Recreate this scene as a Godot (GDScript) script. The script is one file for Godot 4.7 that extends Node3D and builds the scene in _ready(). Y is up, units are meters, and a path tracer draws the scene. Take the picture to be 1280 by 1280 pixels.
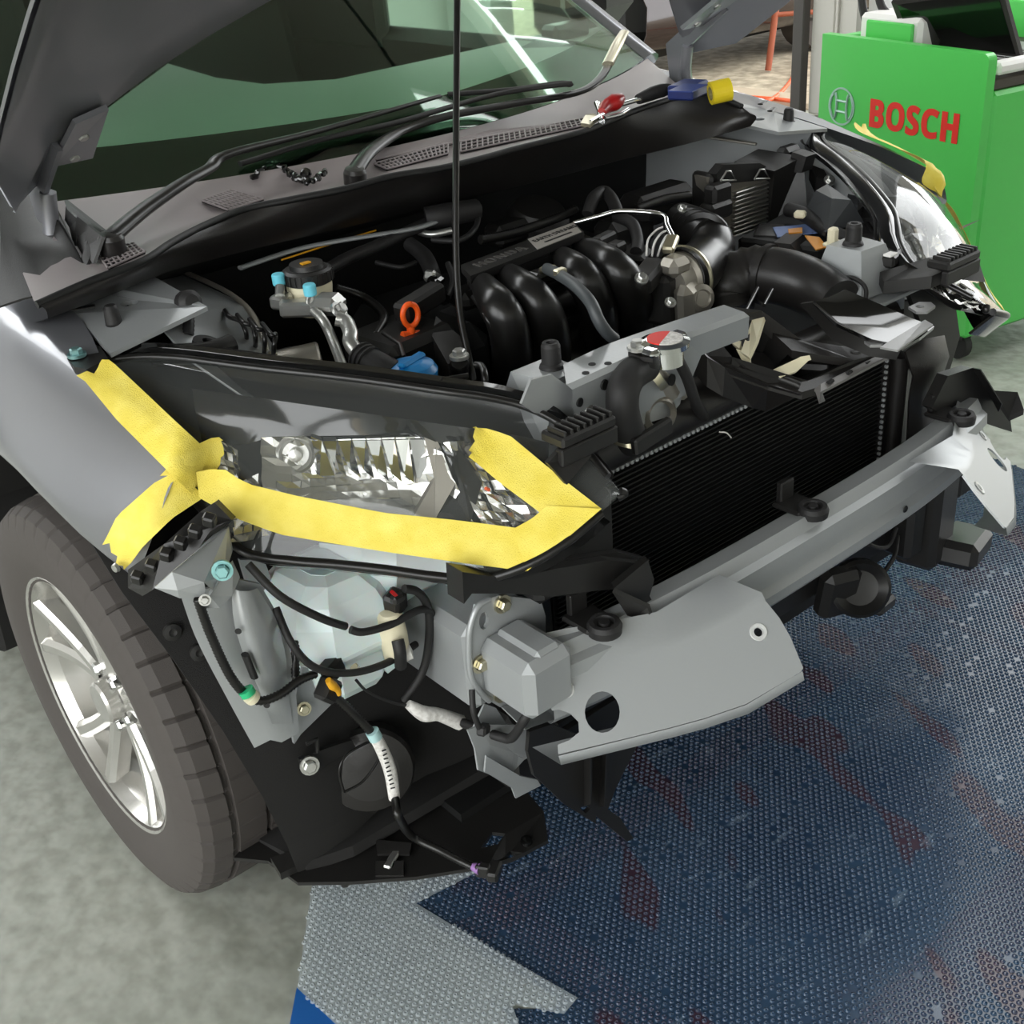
extends Node3D

# ---------------------------------------------------------------- mesh builder
class MB:
	var st := SurfaceTool.new()
	var mir := 1.0
	var gid := 1
	var tris: PackedVector3Array = []
	func _init(m := 1.0) -> void:
		mir = m
		st.begin(Mesh.PRIMITIVE_TRIANGLES)
	func tri(a: Vector3, b: Vector3, c: Vector3, g := -1) -> void:
		st.set_smooth_group(g)
		var s := Vector3(mir, 1, 1)
		var q := [a * s, b * s, c * s] if mir > 0 else [a * s, c * s, b * s]
		for p: Vector3 in q:
			st.add_vertex(p)
			tris.append(p)
	func quad(a: Vector3, b: Vector3, c: Vector3, d: Vector3, g := -1) -> void:
		tri(a, b, c, g)
		tri(a, c, d, g)
	# box with chamfered edges
	func box(c: Vector3, s: Vector3, b := Basis(), bev := 0.0) -> void:
		var h := s * 0.5
		if bev <= 0.0:
			hexa([c + b * Vector3(-h.x, -h.y, -h.z), c + b * Vector3(h.x, -h.y, -h.z), c + b * Vector3(h.x, -h.y, h.z), c + b * Vector3(-h.x, -h.y, h.z),
				c + b * Vector3(-h.x, h.y, -h.z), c + b * Vector3(h.x, h.y, -h.z), c + b * Vector3(h.x, h.y, h.z), c + b * Vector3(-h.x, h.y, h.z)])
			return
		bev = minf(bev, minf(h.x, minf(h.y, h.z)) * 0.9)
		# three face quads pairs, edge quads, corner triangles
		var pt := func(sx: float, sy: float, sz: float, ax: int) -> Vector3:
			var q := Vector3(sx * (h.x - bev), sy * (h.y - bev), sz * (h.z - bev))
			q[ax] = [sx, sy, sz][ax] * h[ax]
			return c + b * q
		for ax in 3:
			var a1 := (ax + 1) % 3
			var a2 := (ax + 2) % 3
			for s0: float in [-1.0, 1.0]:
				var P := []
				for k: Array in [[-1.0, -1.0], [1.0, -1.0], [1.0, 1.0], [-1.0, 1.0]]:
					var sg := [0.0, 0.0, 0.0]
					sg[ax] = s0
					sg[a1] = k[0]
					sg[a2] = k[1]
					P.append(pt.call(sg[0], sg[1], sg[2], ax))
				if s0 > 0:
					quad(P[3], P[2], P[1], P[0])
				else:
					quad(P[0], P[1], P[2], P[3])
			for s1: float in [-1.0, 1.0]:
				for s2: float in [-1.0, 1.0]:
					var e := []
					for s0: float in [-1.0, 1.0]:
						var sg := [0.0, 0.0, 0.0]
						sg[ax] = s0
						sg[a1] = s1
						sg[a2] = s2
						e.append([pt.call(sg[0], sg[1], sg[2], a1), pt.call(sg[0], sg[1], sg[2], a2)])
					if s1 * s2 > 0:
						quad(e[0][0], e[0][1], e[1][1], e[1][0])
					else:
						quad(e[0][1], e[0][0], e[1][0], e[1][1])
		for sx: float in [-1.0, 1.0]:
			for sy: float in [-1.0, 1.0]:
				for sz: float in [-1.0, 1.0]:
					tri(pt.call(sx, sy, sz, 0), pt.call(sx, sy, sz, 1), pt.call(sx, sy, sz, 2))
	# eight corners: bottom ring then top ring
	func hexa(p: Array) -> void:
		quad(p[0], p[1], p[2], p[3])
		quad(p[7], p[6], p[5], p[4])
		for i in 4:
			var j := (i + 1) % 4
			quad(p[i], p[i + 4], p[j + 4], p[j])
	# polygon (roughly flat) pushed along a vector, with holes
	func slab(pts: Array, ext: Vector3, holes := []) -> void:
		var nrm := Vector3.ZERO
		for i in pts.size():
			var a: Vector3 = pts[i]
			var b: Vector3 = pts[(i + 1) % pts.size()]
			nrm += (a - pts[0]).cross(b - pts[0])
		nrm = nrm.normalized()
		var ux: Vector3 = (pts[1] - pts[0]).normalized()
		ux = (ux - nrm * ux.dot(nrm)).normalized()
		var uy := nrm.cross(ux)
		var flat := func(q: Vector3) -> Vector2: return Vector2(ux.dot(q - pts[0]), uy.dot(q - pts[0]))
		var P3 := pts.duplicate()
		for hole: Array in holes:
			# cut from outline to hole at the nearest pair
			var best := 1e9
			var bi := 0
			var bj := 0
			for i in P3.size():
				for j in hole.size():
					var d: float = (P3[i] - hole[j]).length()
					if d < best:
						best = d
						bi = i
						bj = j
			var h2 := []
			var hp := PackedVector2Array()
			for q: Vector3 in hole:
				hp.append(flat.call(q))
			var hole2 := hole.duplicate()
			if not Geometry2D.is_polygon_clockwise(hp):
				pass
			var op := PackedVector2Array()
			for q: Vector3 in pts:
				op.append(flat.call(q))
			if Geometry2D.is_polygon_clockwise(hp) == Geometry2D.is_polygon_clockwise(op):
				hole2.reverse()
				bj = hole.size() - 1 - bj
			for k in hole2.size():
				h2.append(hole2[(bj + k) % hole2.size()])
			var dirc: Vector3 = (h2[0] - P3[bi]).normalized()
			var sd: Vector3 = nrm.cross(dirc) * 0.00004
			h2.append(h2[0] + sd)
			var tail: Vector3 = P3[bi] + sd
			var out := []
			for k in bi + 1:
				out.append(P3[k])
			out.append_array(h2)
			out.append(tail)
			for k in range(bi + 1, P3.size()):
				out.append(P3[k])
			# keep the cut simple whichever way it runs
			var test := PackedVector2Array()
			for q: Vector3 in out:
				test.append(flat.call(q))
			if Geometry2D.triangulate_polygon(test).is_empty():
				out[bi + 1 + hole2.size()] = h2[0] - sd
				out[bi + 2 + hole2.size()] = P3[bi] - sd
			P3 = out
		var P2 := PackedVector2Array()
		for q: Vector3 in P3:
			P2.append(flat.call(q))
		var idx := Geometry2D.triangulate_polygon(P2)
		if idx.is_empty():
			# cut each piece through the middle of a hole, then clip the hole away
			var first := PackedVector2Array()
			for q: Vector3 in pts:
				first.append(flat.call(q))
			var pieces := [first]
			for hole: Array in holes:
				var hp := PackedVector2Array()
				var mid := Vector2.ZERO
				for q: Vector3 in hole:
					hp.append(flat.call(q))
					mid += hp[-1] / hole.size()
				var next := []
				for pc: PackedVector2Array in pieces:
					if Geometry2D.intersect_polygons(pc, hp).is_empty():
						next.append(pc)
						continue
					for sg: float in [-9.0, 9.0]:
						var half := PackedVector2Array([Vector2(mid.x - 9, mid.y), Vector2(mid.x + 9, mid.y), Vector2(mid.x + 9, mid.y + sg), Vector2(mid.x - 9, mid.y + sg)])
						for piece: PackedVector2Array in Geometry2D.intersect_polygons(pc, half):
							next.append_array(Geometry2D.clip_polygons(piece, hp))
				pieces = next
			for pc: PackedVector2Array in pieces:
				var ix := Geometry2D.triangulate_polygon(pc)
				if ix.is_empty():
					print("slab: no triangles ", pts.size())
				var lift := func(w: Vector2) -> Vector3: return pts[0] + ux * w.x + uy * w.y
				for k in range(0, ix.size(), 3):
					var ta: Vector3 = lift.call(pc[ix[k]])
					var tb: Vector3 = lift.call(pc[ix[k + 1]])
					var tc: Vector3 = lift.call(pc[ix[k + 2]])
					tri(ta, tb, tc)
					if ext.length() > 0:
						tri(ta + ext, tc + ext, tb + ext)
		for k in range(0, idx.size(), 3):
			tri(P3[idx[k]], P3[idx[k + 1]], P3[idx[k + 2]])
			if ext.length() > 0:
				tri(P3[idx[k]] + ext, P3[idx[k + 2]] + ext, P3[idx[k + 1]] + ext)
		if ext.length() > 0:
			var rings := [pts]
			rings.append_array(holes)
			for ring: Array in rings:
				for i in ring.size():
					var j := (i + 1) % ring.size()
					quad(ring[i], ring[j], ring[j] + ext, ring[i] + ext)
	# grid surface; th > 0 gives it thickness on its back
	func loft(rows: Array, th := 0.0, smooth := true, closed := false) -> void:
		gid += 1
		var g := gid if smooth else -1
		var m: int = rows[0].size()
		var last := m if closed else m - 1
		for i in rows.size() - 1:
			for j in last:
				var k := (j + 1) % m
				quad(rows[i][j], rows[i][k], rows[i + 1][k], rows[i + 1][j], g)
		if th != 0.0:
			var back := []
			for i in rows.size():
				var r := []
				for j in m:
					var a: Vector3 = rows[mini(i + 1, rows.size() - 1)][j] - rows[maxi(i - 1, 0)][j]
					var b: Vector3 = rows[i][mini(j + 1, m - 1)] - rows[i][maxi(j - 1, 0)]
					r.append(rows[i][j] + a.cross(b).normalized() * th)
				back.append(r)
			gid += 1
			var g2 := gid if smooth else -1
			for i in rows.size() - 1:
				for j in m - 1:
					quad(back[i][j], back[i + 1][j], back[i + 1][j + 1], back[i][j + 1], g2)
				quad(rows[i][0], rows[i + 1][0], back[i + 1][0], back[i][0])
				quad(rows[i][m - 1], back[i][m - 1], back[i + 1][m - 1], rows[i + 1][m - 1])
			var e := rows.size() - 1
			for j in m - 1:
				quad(rows[0][j], back[0][j], back[0][j + 1], rows[0][j + 1])
				quad(rows[e][j], rows[e][j + 1], back[e][j + 1], back[e][j])
	# round tube along points; r a number or one radius a point
	func tube(pts: Array, r, n := 10, soft := true, caps := true, flat := 1.0) -> void:
		var P := pts
		var rr := []
		for i in pts.size():
			rr.append(r[i] if r is Array else r)
		if soft and pts.size() > 2:
			P = []
			var r2 := []
			for i in pts.size() - 1:
				var p0: Vector3 = pts[maxi(i - 1, 0)]
				var p3: Vector3 = pts[mini(i + 2, pts.size() - 1)]
				for k in 6:
					var t := k / 6.0
					P.append((pts[i] as Vector3).cubic_interpolate(pts[i + 1], p0, p3, t))
					r2.append(lerpf(rr[i], rr[i + 1], t))
			P.append(pts[-1])
			r2.append(rr[-1])
			rr = r2
		var rows := []
		var up := Vector3.UP
		for i in P.size():
			var t: Vector3 = (P[mini(i + 1, P.size() - 1)] - P[maxi(i - 1, 0)]).normalized()
			if i == 0:
				up = Vector3.UP if absf(t.y) < 0.9 else Vector3.RIGHT
			var x := up.cross(t).normalized()
			up = t.cross(x).normalized()
			var ring := []
			for k in n:
				var a := TAU * k / n
				ring.append(P[i] + (x * cos(a) + up * sin(a) * flat) * rr[i])
			rows.append(ring)
		loft(rows, 0.0, true, true)
		if caps:
			for e: int in [0, P.size() - 1]:
				for k in n:
					if e == 0:
						tri(P[0], rows[0][k], rows[0][(k + 1) % n])
					else:
						tri(P[e], rows[e][(k + 1) % n], rows[e][k])
	# ribbed hose
	func bellows(pts: Array, r: float, dr: float, rib: float, n := 12) -> void:
		var c := Curve3D.new()
		c.bake_interval = 0.003
		for i in pts.size():
			var tg: Vector3 = (pts[mini(i + 1, pts.size() - 1)] - pts[maxi(i - 1, 0)]) / 6.0
			c.add_point(pts[i], -tg, tg)
		var L := c.get_baked_length()
		var P := []
		var rr := []
		var m := int(L / rib) * 2
		for i in m + 1:
			P.append(c.sample_baked(L * i / m))
			rr.append(r + (dr if i % 2 else 0.0))
		tube(P, rr, n, false, true)
	# turned shape: profile of (radius, height along axis)
	func lathe(base: Vector3, axis: Vector3, prof: Array, n := 20, smooth := true) -> void:
		var y := axis.normalized()
		var x := y.cross(Vector3.UP if absf(y.y) < 0.9 else Vector3.RIGHT).normalized()
		var z := x.cross(y)
		var rings := []
		for q: Vector2 in prof:
			var ring := []
			for k in n:
				var a := TAU * k / n
				ring.append(base + y * q.y + (x * cos(a) + z * sin(a)) * q.x)
			rings.append(ring)
		for i in rings.size() - 1:
			loft([rings[i], rings[i + 1]], 0.0, smooth, true)
	func bolt(p: Vector3, d: Vector3, r := 0.008) -> void:
		lathe(p - d.normalized() * r * 0.3, d, [Vector2(0, 0), Vector2(r * 1.5, 0), Vector2(r * 1.5, r * 0.5), Vector2(r, r * 0.5)], 14)
		lathe(p, d, [Vector2(r, 0), Vector2(r, r * 0.9), Vector2(r * 0.8, r * 1.1), Vector2(0, r * 1.1)], 6, false)
	func mesh() -> ArrayMesh:
		st.generate_normals()
		return st.commit()

# ---------------------------------------------------------------- placing
const CAM_AT := Vector3(-1.2625, 1.4168, 1.5484)
const CAM_TURN := Vector3(-29.157, -38.485, -4.668)
const CAM_FOV := 46.223
var eye := Basis.from_euler(CAM_TURN * PI / 180.0)
var focal := 640.0 / tan(deg_to_rad(CAM_FOV / 2.0))
var M := {}
var used := {}
var car: Node3D

func sight(u: float, v: float) -> Vector3:
	return eye * Vector3((u - 640.0) / focal, (640.0 - v) / focal, -1.0)
# where the line of sight through a photograph point meets a plane of the car's own axes
func X(u: float, v: float, c: float) -> Vector3:
	var d := sight(u, v)
	return CAM_AT + d * ((c - CAM_AT.x) / d.x)
func Y(u: float, v: float, c: float) -> Vector3:
	var d := sight(u, v)
	return CAM_AT + d * ((c - CAM_AT.y) / d.y)
func Z(u: float, v: float, c: float) -> Vector3:
	var d := sight(u, v)
	return CAM_AT + d * ((c - CAM_AT.z) / d.z)
func Ys(a: Array, c: float) -> Array:
	var o := []
	for k in range(0, a.size(), 2):
		o.append(Y(a[k], a[k + 1], c))
	return o
func Zs(a: Array, c: float) -> Array:
	var o := []
	for k in range(0, a.size(), 2):
		o.append(Z(a[k], a[k + 1], c))
	return o
func Xs(a: Array, c: float) -> Array:
	var o := []
	for k in range(0, a.size(), 2):
		o.append(X(a[k], a[k + 1], c))
	return o
# triples u, v, y
func Yv(a: Array) -> Array:
	var o := []
	for k in range(0, a.size(), 3):
		o.append(Y(a[k], a[k + 1], a[k + 2]))
	return o
func Zv(a: Array) -> Array:
	var o := []
	for k in range(0, a.size(), 3):
		o.append(Z(a[k], a[k + 1], a[k + 2]))
	return o
func V(a: Array) -> Array:
	var o := []
	for k in range(0, a.size(), 3):
		o.append(Vector3(a[k], a[k + 1], a[k + 2]))
	return o
# first point of a set of triangles on a line of sight, lifted off by some way
func onto(u: float, v: float, sets: Array, lift: float, otherwise: Vector3) -> Vector3:
	var d := sight(u, v).normalized()
	var best := 1e9
	var res := otherwise
	for T: PackedVector3Array in sets:
		for k in range(0, T.size(), 3):
			var h = Geometry3D.ray_intersects_triangle(CAM_AT, d, T[k], T[k + 1], T[k + 2])
			if h != null:
				var l: float = (h - CAM_AT).length()
				if l < best:
					best = l
					var n := (T[k + 1] - T[k]).cross(T[k + 2] - T[k]).normalized()
					if n.dot(d) > 0:
						n = -n
					res = h + n * lift
	return res
func along(poly: Array, t: float) -> Vector2:
	var L := [0.0]
	for i in poly.size() - 1:
		L.append(L[-1] + (poly[i + 1] - poly[i]).length())
	var s: float = t * L[-1]
	for i in poly.size() - 1:
		if s <= L[i + 1] or i == poly.size() - 2:
			return poly[i].lerp(poly[i + 1], (s - L[i]) / maxf(L[i + 1] - L[i], 1e-6))
	return poly[-1]
func resample(P: Array, n: int) -> Array:
	var c := Curve3D.new()
	for i in P.size():
		var tg: Vector3 = (P[mini(i + 1, P.size() - 1)] - P[maxi(i - 1, 0)]) / 6.0
		c.add_point(P[i], -tg, tg)
	c.bake_interval = 0.004
	var o := []
	for i in n:
		o.append(c.sample_baked(c.get_baked_length() * i / (n - 1.0)))
	return o
func ring(c: Vector3, nrm: Vector3, r: float, n := 14, flat := 1.0) -> Array:
	var y := nrm.normalized()
	var x := Vector3.UP.cross(y).normalized() if absf(y.y) < 0.9 else Vector3.RIGHT
	var z := x.cross(y).normalized()
	var o := []
	for k in n:
		var a := TAU * k / n
		o.append(c + x * cos(a) * r + z * sin(a) * r * flat)
	return o

# ---------------------------------------------------------------- naming
func numbered(called: String) -> String:
	if not used.has(called):
		used[called] = 0
		return called
	used[called] += 1
	return "%s_%03d" % [called, used[called]]
func thing(called: String, label: String, category: String, at := Vector3.ZERO, group := "") -> Node3D:
	var o := Node3D.new()
	o.name = numbered(called)
	add_child(o)
	o.position = at
	tag(o, label, category, group)
	return o
func tag(o: Node3D, label: String, category: String, group := "", kind := "") -> void:
	if label:
		o.set_meta("label", label)
	if category:
		o.set_meta("category", category)
	if group:
		o.set_meta("group", group)
	if kind:
		o.set_meta("kind", kind)
func obj(called: String, mb: MB, mat: Material, parent: Node = null, label := "") -> MeshInstance3D:
	var o := MeshInstance3D.new()
	o.mesh = mb.mesh()
	o.material_override = mat
	if parent == null:
		o.name = numbered(called)
		add_child(o)
	else:
		o.name = called
		parent.add_child(o, true)
		o.position = -_world_at(parent)
	if label:
		o.set_meta("label", label)
	return o
# meshes are written in the car's axes; a part is moved back by where its thing stands
func _world_at(n: Node) -> Vector3:
	var p := Vector3.ZERO
	while n != self and n != null:
		p += (n as Node3D).position
		n = n.get_parent()
	return p
func hub(called: String, parent: Node, label := "") -> Node3D:
	var o := Node3D.new()
	o.name = called
	parent.add_child(o, true)
	if label:
		o.set_meta("label", label)
	return o
func struct(called: String, mb: MB, mat: Material) -> MeshInstance3D:
	var o := obj(called, mb, mat)
	o.set_meta("kind", "structure")
	return o

# ---------------------------------------------------------------- materials
func noise_tex(seed_: int, freq: float, a: Color, b: Color, size := 512, oct := 4, lo := -0.6, hi := 0.6) -> ImageTexture:
	var f := FastNoiseLite.new()
	f.seed = seed_
	f.frequency = freq
	f.fractal_octaves = oct
	var im := f.get_seamless_image(size, size, false, false, 0.1, false)
	var outp := Image.create(size, size, false, Image.FORMAT_RGB8)
	for y in size:
		for x in size:
			var v := clampf((im.get_pixel(x, y).r * 2.0 - 1.0 - lo) / (hi - lo), 0, 1)
			outp.set_pixel(x, y, a.lerp(b, v))
	return ImageTexture.create_from_image(outp)
func bump_tex(seed_: int, freq: float, strength: float, size := 256) -> ImageTexture:
	var f := FastNoiseLite.new()
	f.seed = seed_
	f.frequency = freq
	f.fractal_octaves = 3
	var im := f.get_seamless_image(size, size, false, false, 0.1, true)
	im.convert(Image.FORMAT_RGBA8)
	im.bump_map_to_normal_map(strength)
	return ImageTexture.create_from_image(im)
func mat(col: Color, rough := 0.5, metal := 0.0, coat := 0.0) -> StandardMaterial3D:
	var m := StandardMaterial3D.new()
	m.albedo_color = col
	m.roughness = rough
	m.metallic = metal
	if coat > 0:
		m.clearcoat_enabled = true
		m.clearcoat = coat
		m.clearcoat_roughness = 0.06
	return m
func bumped(m: StandardMaterial3D, t: Texture2D, scale: float, amount := 1.0) -> StandardMaterial3D:
	m.normal_enabled = true
	m.normal_texture = t
	m.normal_scale = amount
	m.uv1_triplanar = true
	m.uv1_scale = Vector3.ONE * scale
	return m
func patched(m: StandardMaterial3D, t: Texture2D, scale: float) -> StandardMaterial3D:
	m.albedo_texture = t
	m.uv1_triplanar = true
	m.uv1_scale = Vector3.ONE * scale
	return m
func rgb(r: int, g: int, b: int) -> Color:
	return Color8(r, g, b)
func make_materials() -> void:
	var grain := bump_tex(3, 0.09, 3.0)
	var fine := bump_tex(5, 0.25, 4.0)
	M.plastic = bumped(mat(rgb(30, 29, 28), 0.42), grain, 22.0, 0.35)
	M.plastic_soft = bumped(mat(rgb(34, 32, 31), 0.34), grain, 12.0, 0.15)
	M.satin = mat(rgb(24, 23, 22), 0.3)
	M.gloss = mat(rgb(14, 14, 14), 0.12, 0.0, 0.5)
	M.deep = mat(rgb(16, 16, 16), 0.6)
	M.rubber = bumped(mat(rgb(30, 29, 29), 0.6), fine, 20.0, 0.3)
	M.seal = bumped(mat(rgb(17, 17, 17), 0.55), fine, 25.0, 0.3)
	M.felt = bumped(mat(rgb(30, 29, 28), 0.95), fine, 18.0, 1.0)
	M.tyre = bumped(mat(rgb(72, 67, 64), 0.7), fine, 14.0, 0.35)
	M.cowl = bumped(mat(rgb(148, 140, 140), 0.36), grain, 30.0, 0.25)  # dark grey plastic; glancing sky sheen is put into this paler colour
	M.silver = mat(rgb(142, 143, 148), 0.3, 0.6, 0.9)
	M.hoodpaint = mat(rgb(142, 143, 148), 0.36, 0.5, 0.3)
	M.steel = bumped(mat(rgb(164, 167, 168), 0.36, 0.35, 0.25), grain, 6.0, 0.06)
	M.beam = bumped(mat(rgb(164, 167, 168), 0.42, 0.3), grain, 8.0, 0.05)
	M.alu = bumped(mat(rgb(200, 200, 196), 0.32, 0.9), grain, 14.0, 0.25)
	M.cast = bumped(mat(rgb(165, 160, 150), 0.42, 0.8), grain, 30.0, 0.5)
	M.chrome = mat(rgb(235, 236, 236), 0.06, 1.0)
	M.mirror = mat(rgb(240, 240, 236), 0.22, 1.0)
	M.rim = mat(rgb(205, 203, 198), 0.22, 0.75, 0.6)
	M.zinc = mat(rgb(196, 190, 165), 0.28, 0.9)
	M.tank = mat(rgb(224, 236, 236), 0.3)
	M.tank.subsurf_scatter_enabled = true
	M.tank.subsurf_scatter_strength = 0.3
	M.cream = mat(rgb(226, 218, 188), 0.45)
	M.white = mat(rgb(232, 230, 226), 0.5)
	M.label = patched(mat(Color.WHITE, 0.6), noise_tex(12, 0.05, rgb(190, 186, 180), rgb(240, 238, 234), 128), 20.0)
	M.blue_cap = mat(rgb(20, 128, 196), 0.35)
	M.sky_cap = mat(rgb(110, 205, 225), 0.45)
	M.orange = mat(rgb(250, 96, 28), 0.42)
	M.green = mat(rgb(40, 180, 120), 0.45)
	M.amber = mat(rgb(220, 160, 30), 0.4)
	M.red = mat(rgb(176, 26, 28), 0.3)
	M.tape = patched(bumped(mat(Color.WHITE, 0.62), fine, 16.0, 0.5), noise_tex(21, 0.012, rgb(232, 208, 70), rgb(252, 234, 116), 256), 9.0)
	M.clear = mat(Color(0.9, 0.93, 0.92, 0.05), 0.03)
	M.clear.transparency = BaseMaterial3D.TRANSPARENCY_ALPHA
	M.film = mat(Color(0.92, 0.94, 0.95, 0.32), 0.5)
	M.film.transparency = BaseMaterial3D.TRANSPARENCY_ALPHA
	M.bosch = bumped(mat(rgb(82, 202, 88), 0.34, 0.0, 0.2), grain, 5.0, 0.05)
	M.letter = mat(rgb(228, 44, 34), 0.4)
	M.logo = mat(rgb(170, 205, 190), 0.3, 0.3)

# ---------------------------------------------------------------- the scene
func _ready() -> void:
	var cam := Camera3D.new()
	cam.name = "camera"
	cam.fov = CAM_FOV
	cam.near = 0.05
	cam.far = 200.0
	cam.transform = Transform3D(eye, CAM_AT)
	add_child(cam)
	var sky := ProceduralSkyMaterial.new()
	sky.sky_top_color = Color(0.9, 0.91, 0.91)
	sky.sky_horizon_color = Color(0.95, 0.96, 0.96)
	sky.ground_bottom_color = Color(0.45, 0.45, 0.43)
	sky.ground_horizon_color = Color(0.6, 0.6, 0.58)
	var env := Environment.new()
	env.background_mode = Environment.BG_SKY
	env.sky = Sky.new()
	env.sky.sky_material = sky
	env.background_energy_multiplier = 4.0
	env.tonemap_mode = Environment.TONE_MAPPER_LINEAR
	env.tonemap_exposure = 1.6
	env.sdfgi_enabled = true
	env.ssao_enabled = true
	env.ssil_enabled = true
	var we := WorldEnvironment.new()
	we.name = "environment"
	we.environment = env
	add_child(we)
	make_materials()
	build_setting()
	build_mats()
	car = thing("car", "silver grey car under repair with its bonnet propped open and front bumper removed", "car")
	build_body()
	build_front()
	build_side()
	build_engine()
	build_left()
	build_tape()
	build_props()
	build_behind()

# ---------------------------------------------------------------- floor, roof, walls
func build_setting() -> void:
	var conc := patched(mat(Color.WHITE, 0.55), noise_tex(31, 0.006, rgb(160, 163, 153), rgb(168, 170, 160), 512, 5), 0.7)
	conc = bumped(conc, bump_tex(8, 0.12, 2.0), 0.7, 0.15)
	conc.detail_enabled = true
	conc.detail_blend_mode = BaseMaterial3D.BLEND_MODE_MUL
	conc.detail_albedo = noise_tex(77, 0.05, rgb(228, 228, 225), rgb(255, 255, 255), 512, 3, -0.5, 0.3)
	conc.uv2_triplanar = true
	conc.uv2_scale = Vector3.ONE * 2.3
	var out := patched(mat(Color.WHITE, 0.9), noise_tex(32, 0.02, rgb(150, 138, 118), rgb(205, 192, 168), 512, 5), 0.8)
	var white := mat(rgb(206, 206, 204), 0.7)
	var dark := mat(rgb(62, 58, 55), 0.6)
	M.conc = conc
	M.ground_out = out
	M.wall = white
	var m := MB.new()
	m.box(Vector3(-0.3, -0.06, 0), Vector3(9.4, 0.12, 12))
	struct("floor", m, conc)
	m = MB.new()
	m.box(Vector3(4.52, -0.035, -0.5), Vector3(0.24, 0.13, 11), Basis(), 0.02)
	struct("trim_1", m, mat(rgb(176, 160, 138), 0.85))
	m = MB.new()
	m.box(Vector3(12.5, -0.14, 0), Vector3(16, 0.12, 40))
	m.box(Vector3(-12.9, -0.14, 0), Vector3(16, 0.12, 40))
	m.box(Vector3(-0.3, -0.14, 13), Vector3(9.4, 0.12, 14))
	m.box(Vector3(-0.3, -0.14, -13), Vector3(9.4, 0.12, 14))
	struct("floor_outside", m, out)
	# roof; two unseen skylight bays added and placed for highlights on the car
	m = MB.new()
	m.box(Vector3(-0.2, 4.6, 3.9), Vector3(9.8, 0.15, 4.6))
	m.box(Vector3(-1.25, 4.6, -0.7), Vector3(7.7, 0.15, 4.6))
	m.box(Vector3(4.5, 4.6, -0.7), Vector3(0.4, 0.15, 4.6))
	m.box(Vector3(3.45, 4.6, -2.15), Vector3(1.8, 0.15, 1.7))
	m.box(Vector3(-4.1, 4.6, -4.6), Vector3(2.0, 0.15, 3.2))
	m.box(Vector3(2.9, 4.6, -4.6), Vector3(3.6, 0.15, 3.2))
	m.box(Vector3(-1.0, 4.6, -6.0), Vector3(4.2, 0.15, 0.4))
	struct("ceiling", m, mat(rgb(120, 120, 116), 0.9))
	m = MB.new()
	m.box(Vector3(8.0, 3.4, -6.2), Vector3(6.8, 0.12, 7.0))  # unseen canopy added to shade the bright ground outside
	struct("added_canopy", m, mat(rgb(120, 120, 116), 0.9))
	# right wall with tall openings; the post that shows stands at the middle
	m = MB.new()
	m.box(Vector3(4.55, 4.4, 0), Vector3(0.2, 0.3, 12))
	m.box(Vector3(4.55, 2.0, -5.7), Vector3(0.2, 4.0, 0.6))
	m.box(Vector3(4.55, 2.1, 3.6), Vector3(0.2, 4.3, 4.8))
	struct("wall_right", m, white)
	# back wall with a wide window band
	m = MB.new()
	m.box(Vector3(-0.2, 2.26, 6.1), Vector3(9.6, 4.52, 0.2))
	struct("wall_front", m, white)
	m = MB.new()
	m.box(Vector3(-0.2, 0.45, -6.0), Vector3(9.6, 0.9, 0.2))
	m.box(Vector3(-0.2, 4.0, -6.0), Vector3(9.6, 1.1, 0.2))
	m.box(Vector3(-4.0, 2.2, -6.0), Vector3(2.0, 2.6, 0.2))
	struct("wall_back", m, white)
	m = MB.new()
	m.box(Vector3(-4.8, 2.26, -3.4), Vector3(0.2, 4.52, 5.2))
	m.box(Vector3(-4.8, 4.3, 2.6), Vector3(0.2, 0.44, 6.8))
	for z: float in [2.4, 5.9]:
		m.box(Vector3(-4.8, 2.04, z), Vector3(0.2, 4.08, 0.25))
	struct("wall_left", m, white)
	# door post: dark steel channel and a pale panel beside it
	var g := Y(1000, 138, 0.03)
	m = MB.new()
	m.box(Vector3(g.x - 0.02, 1.95, g.z), Vector3(0.06, 3.86, 0.07), Basis(), 0.006)
	var post := struct("trim_2", m, dark)
	m = MB.new()
	m.box(Vector3(g.x + 0.05, 1.95, g.z + 0.12), Vector3(0.1, 3.86, 0.14), Basis(), 0.006)
	m.box(Vector3(g.x + 0.0, 1.95, g.z + 0.21), Vector3(0.02, 3.86, 0.012))
	m.box(Vector3(g.x + 0.03, 1.95, g.z + 0.27), Vector3(0.05, 3.86, 0.1))
	struct("trim_3", m, mat(rgb(188, 184, 178), 0.6))
	m = MB.new()
	m.box(Vector3(g.x + 0.12, 1.95, g.z + 0.62), Vector3(0.04, 3.86, 0.6), Basis(), 0.004)
	struct("door_1", m, mat(rgb(214, 214, 216), 0.5))
	m = MB.new()
	m.box(Vector3(g.x + 0.1, 1.95, g.z + 1.05), Vector3(0.1, 3.86, 0.25), Basis(), 0.006)
	struct("trim_4", m, mat(rgb(120, 120, 122), 0.6))

func mat_h(x: float, z: float) -> float:
	return 0.004 + 0.006 * (sin(x * 5.1 + z * 2.3) * sin(z * 4.0 - x * 1.7) + 1.0) * 0.5

func inside(p: Vector2, poly: PackedVector2Array) -> bool:
	return Geometry2D.is_point_in_polygon(p, poly)

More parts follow.
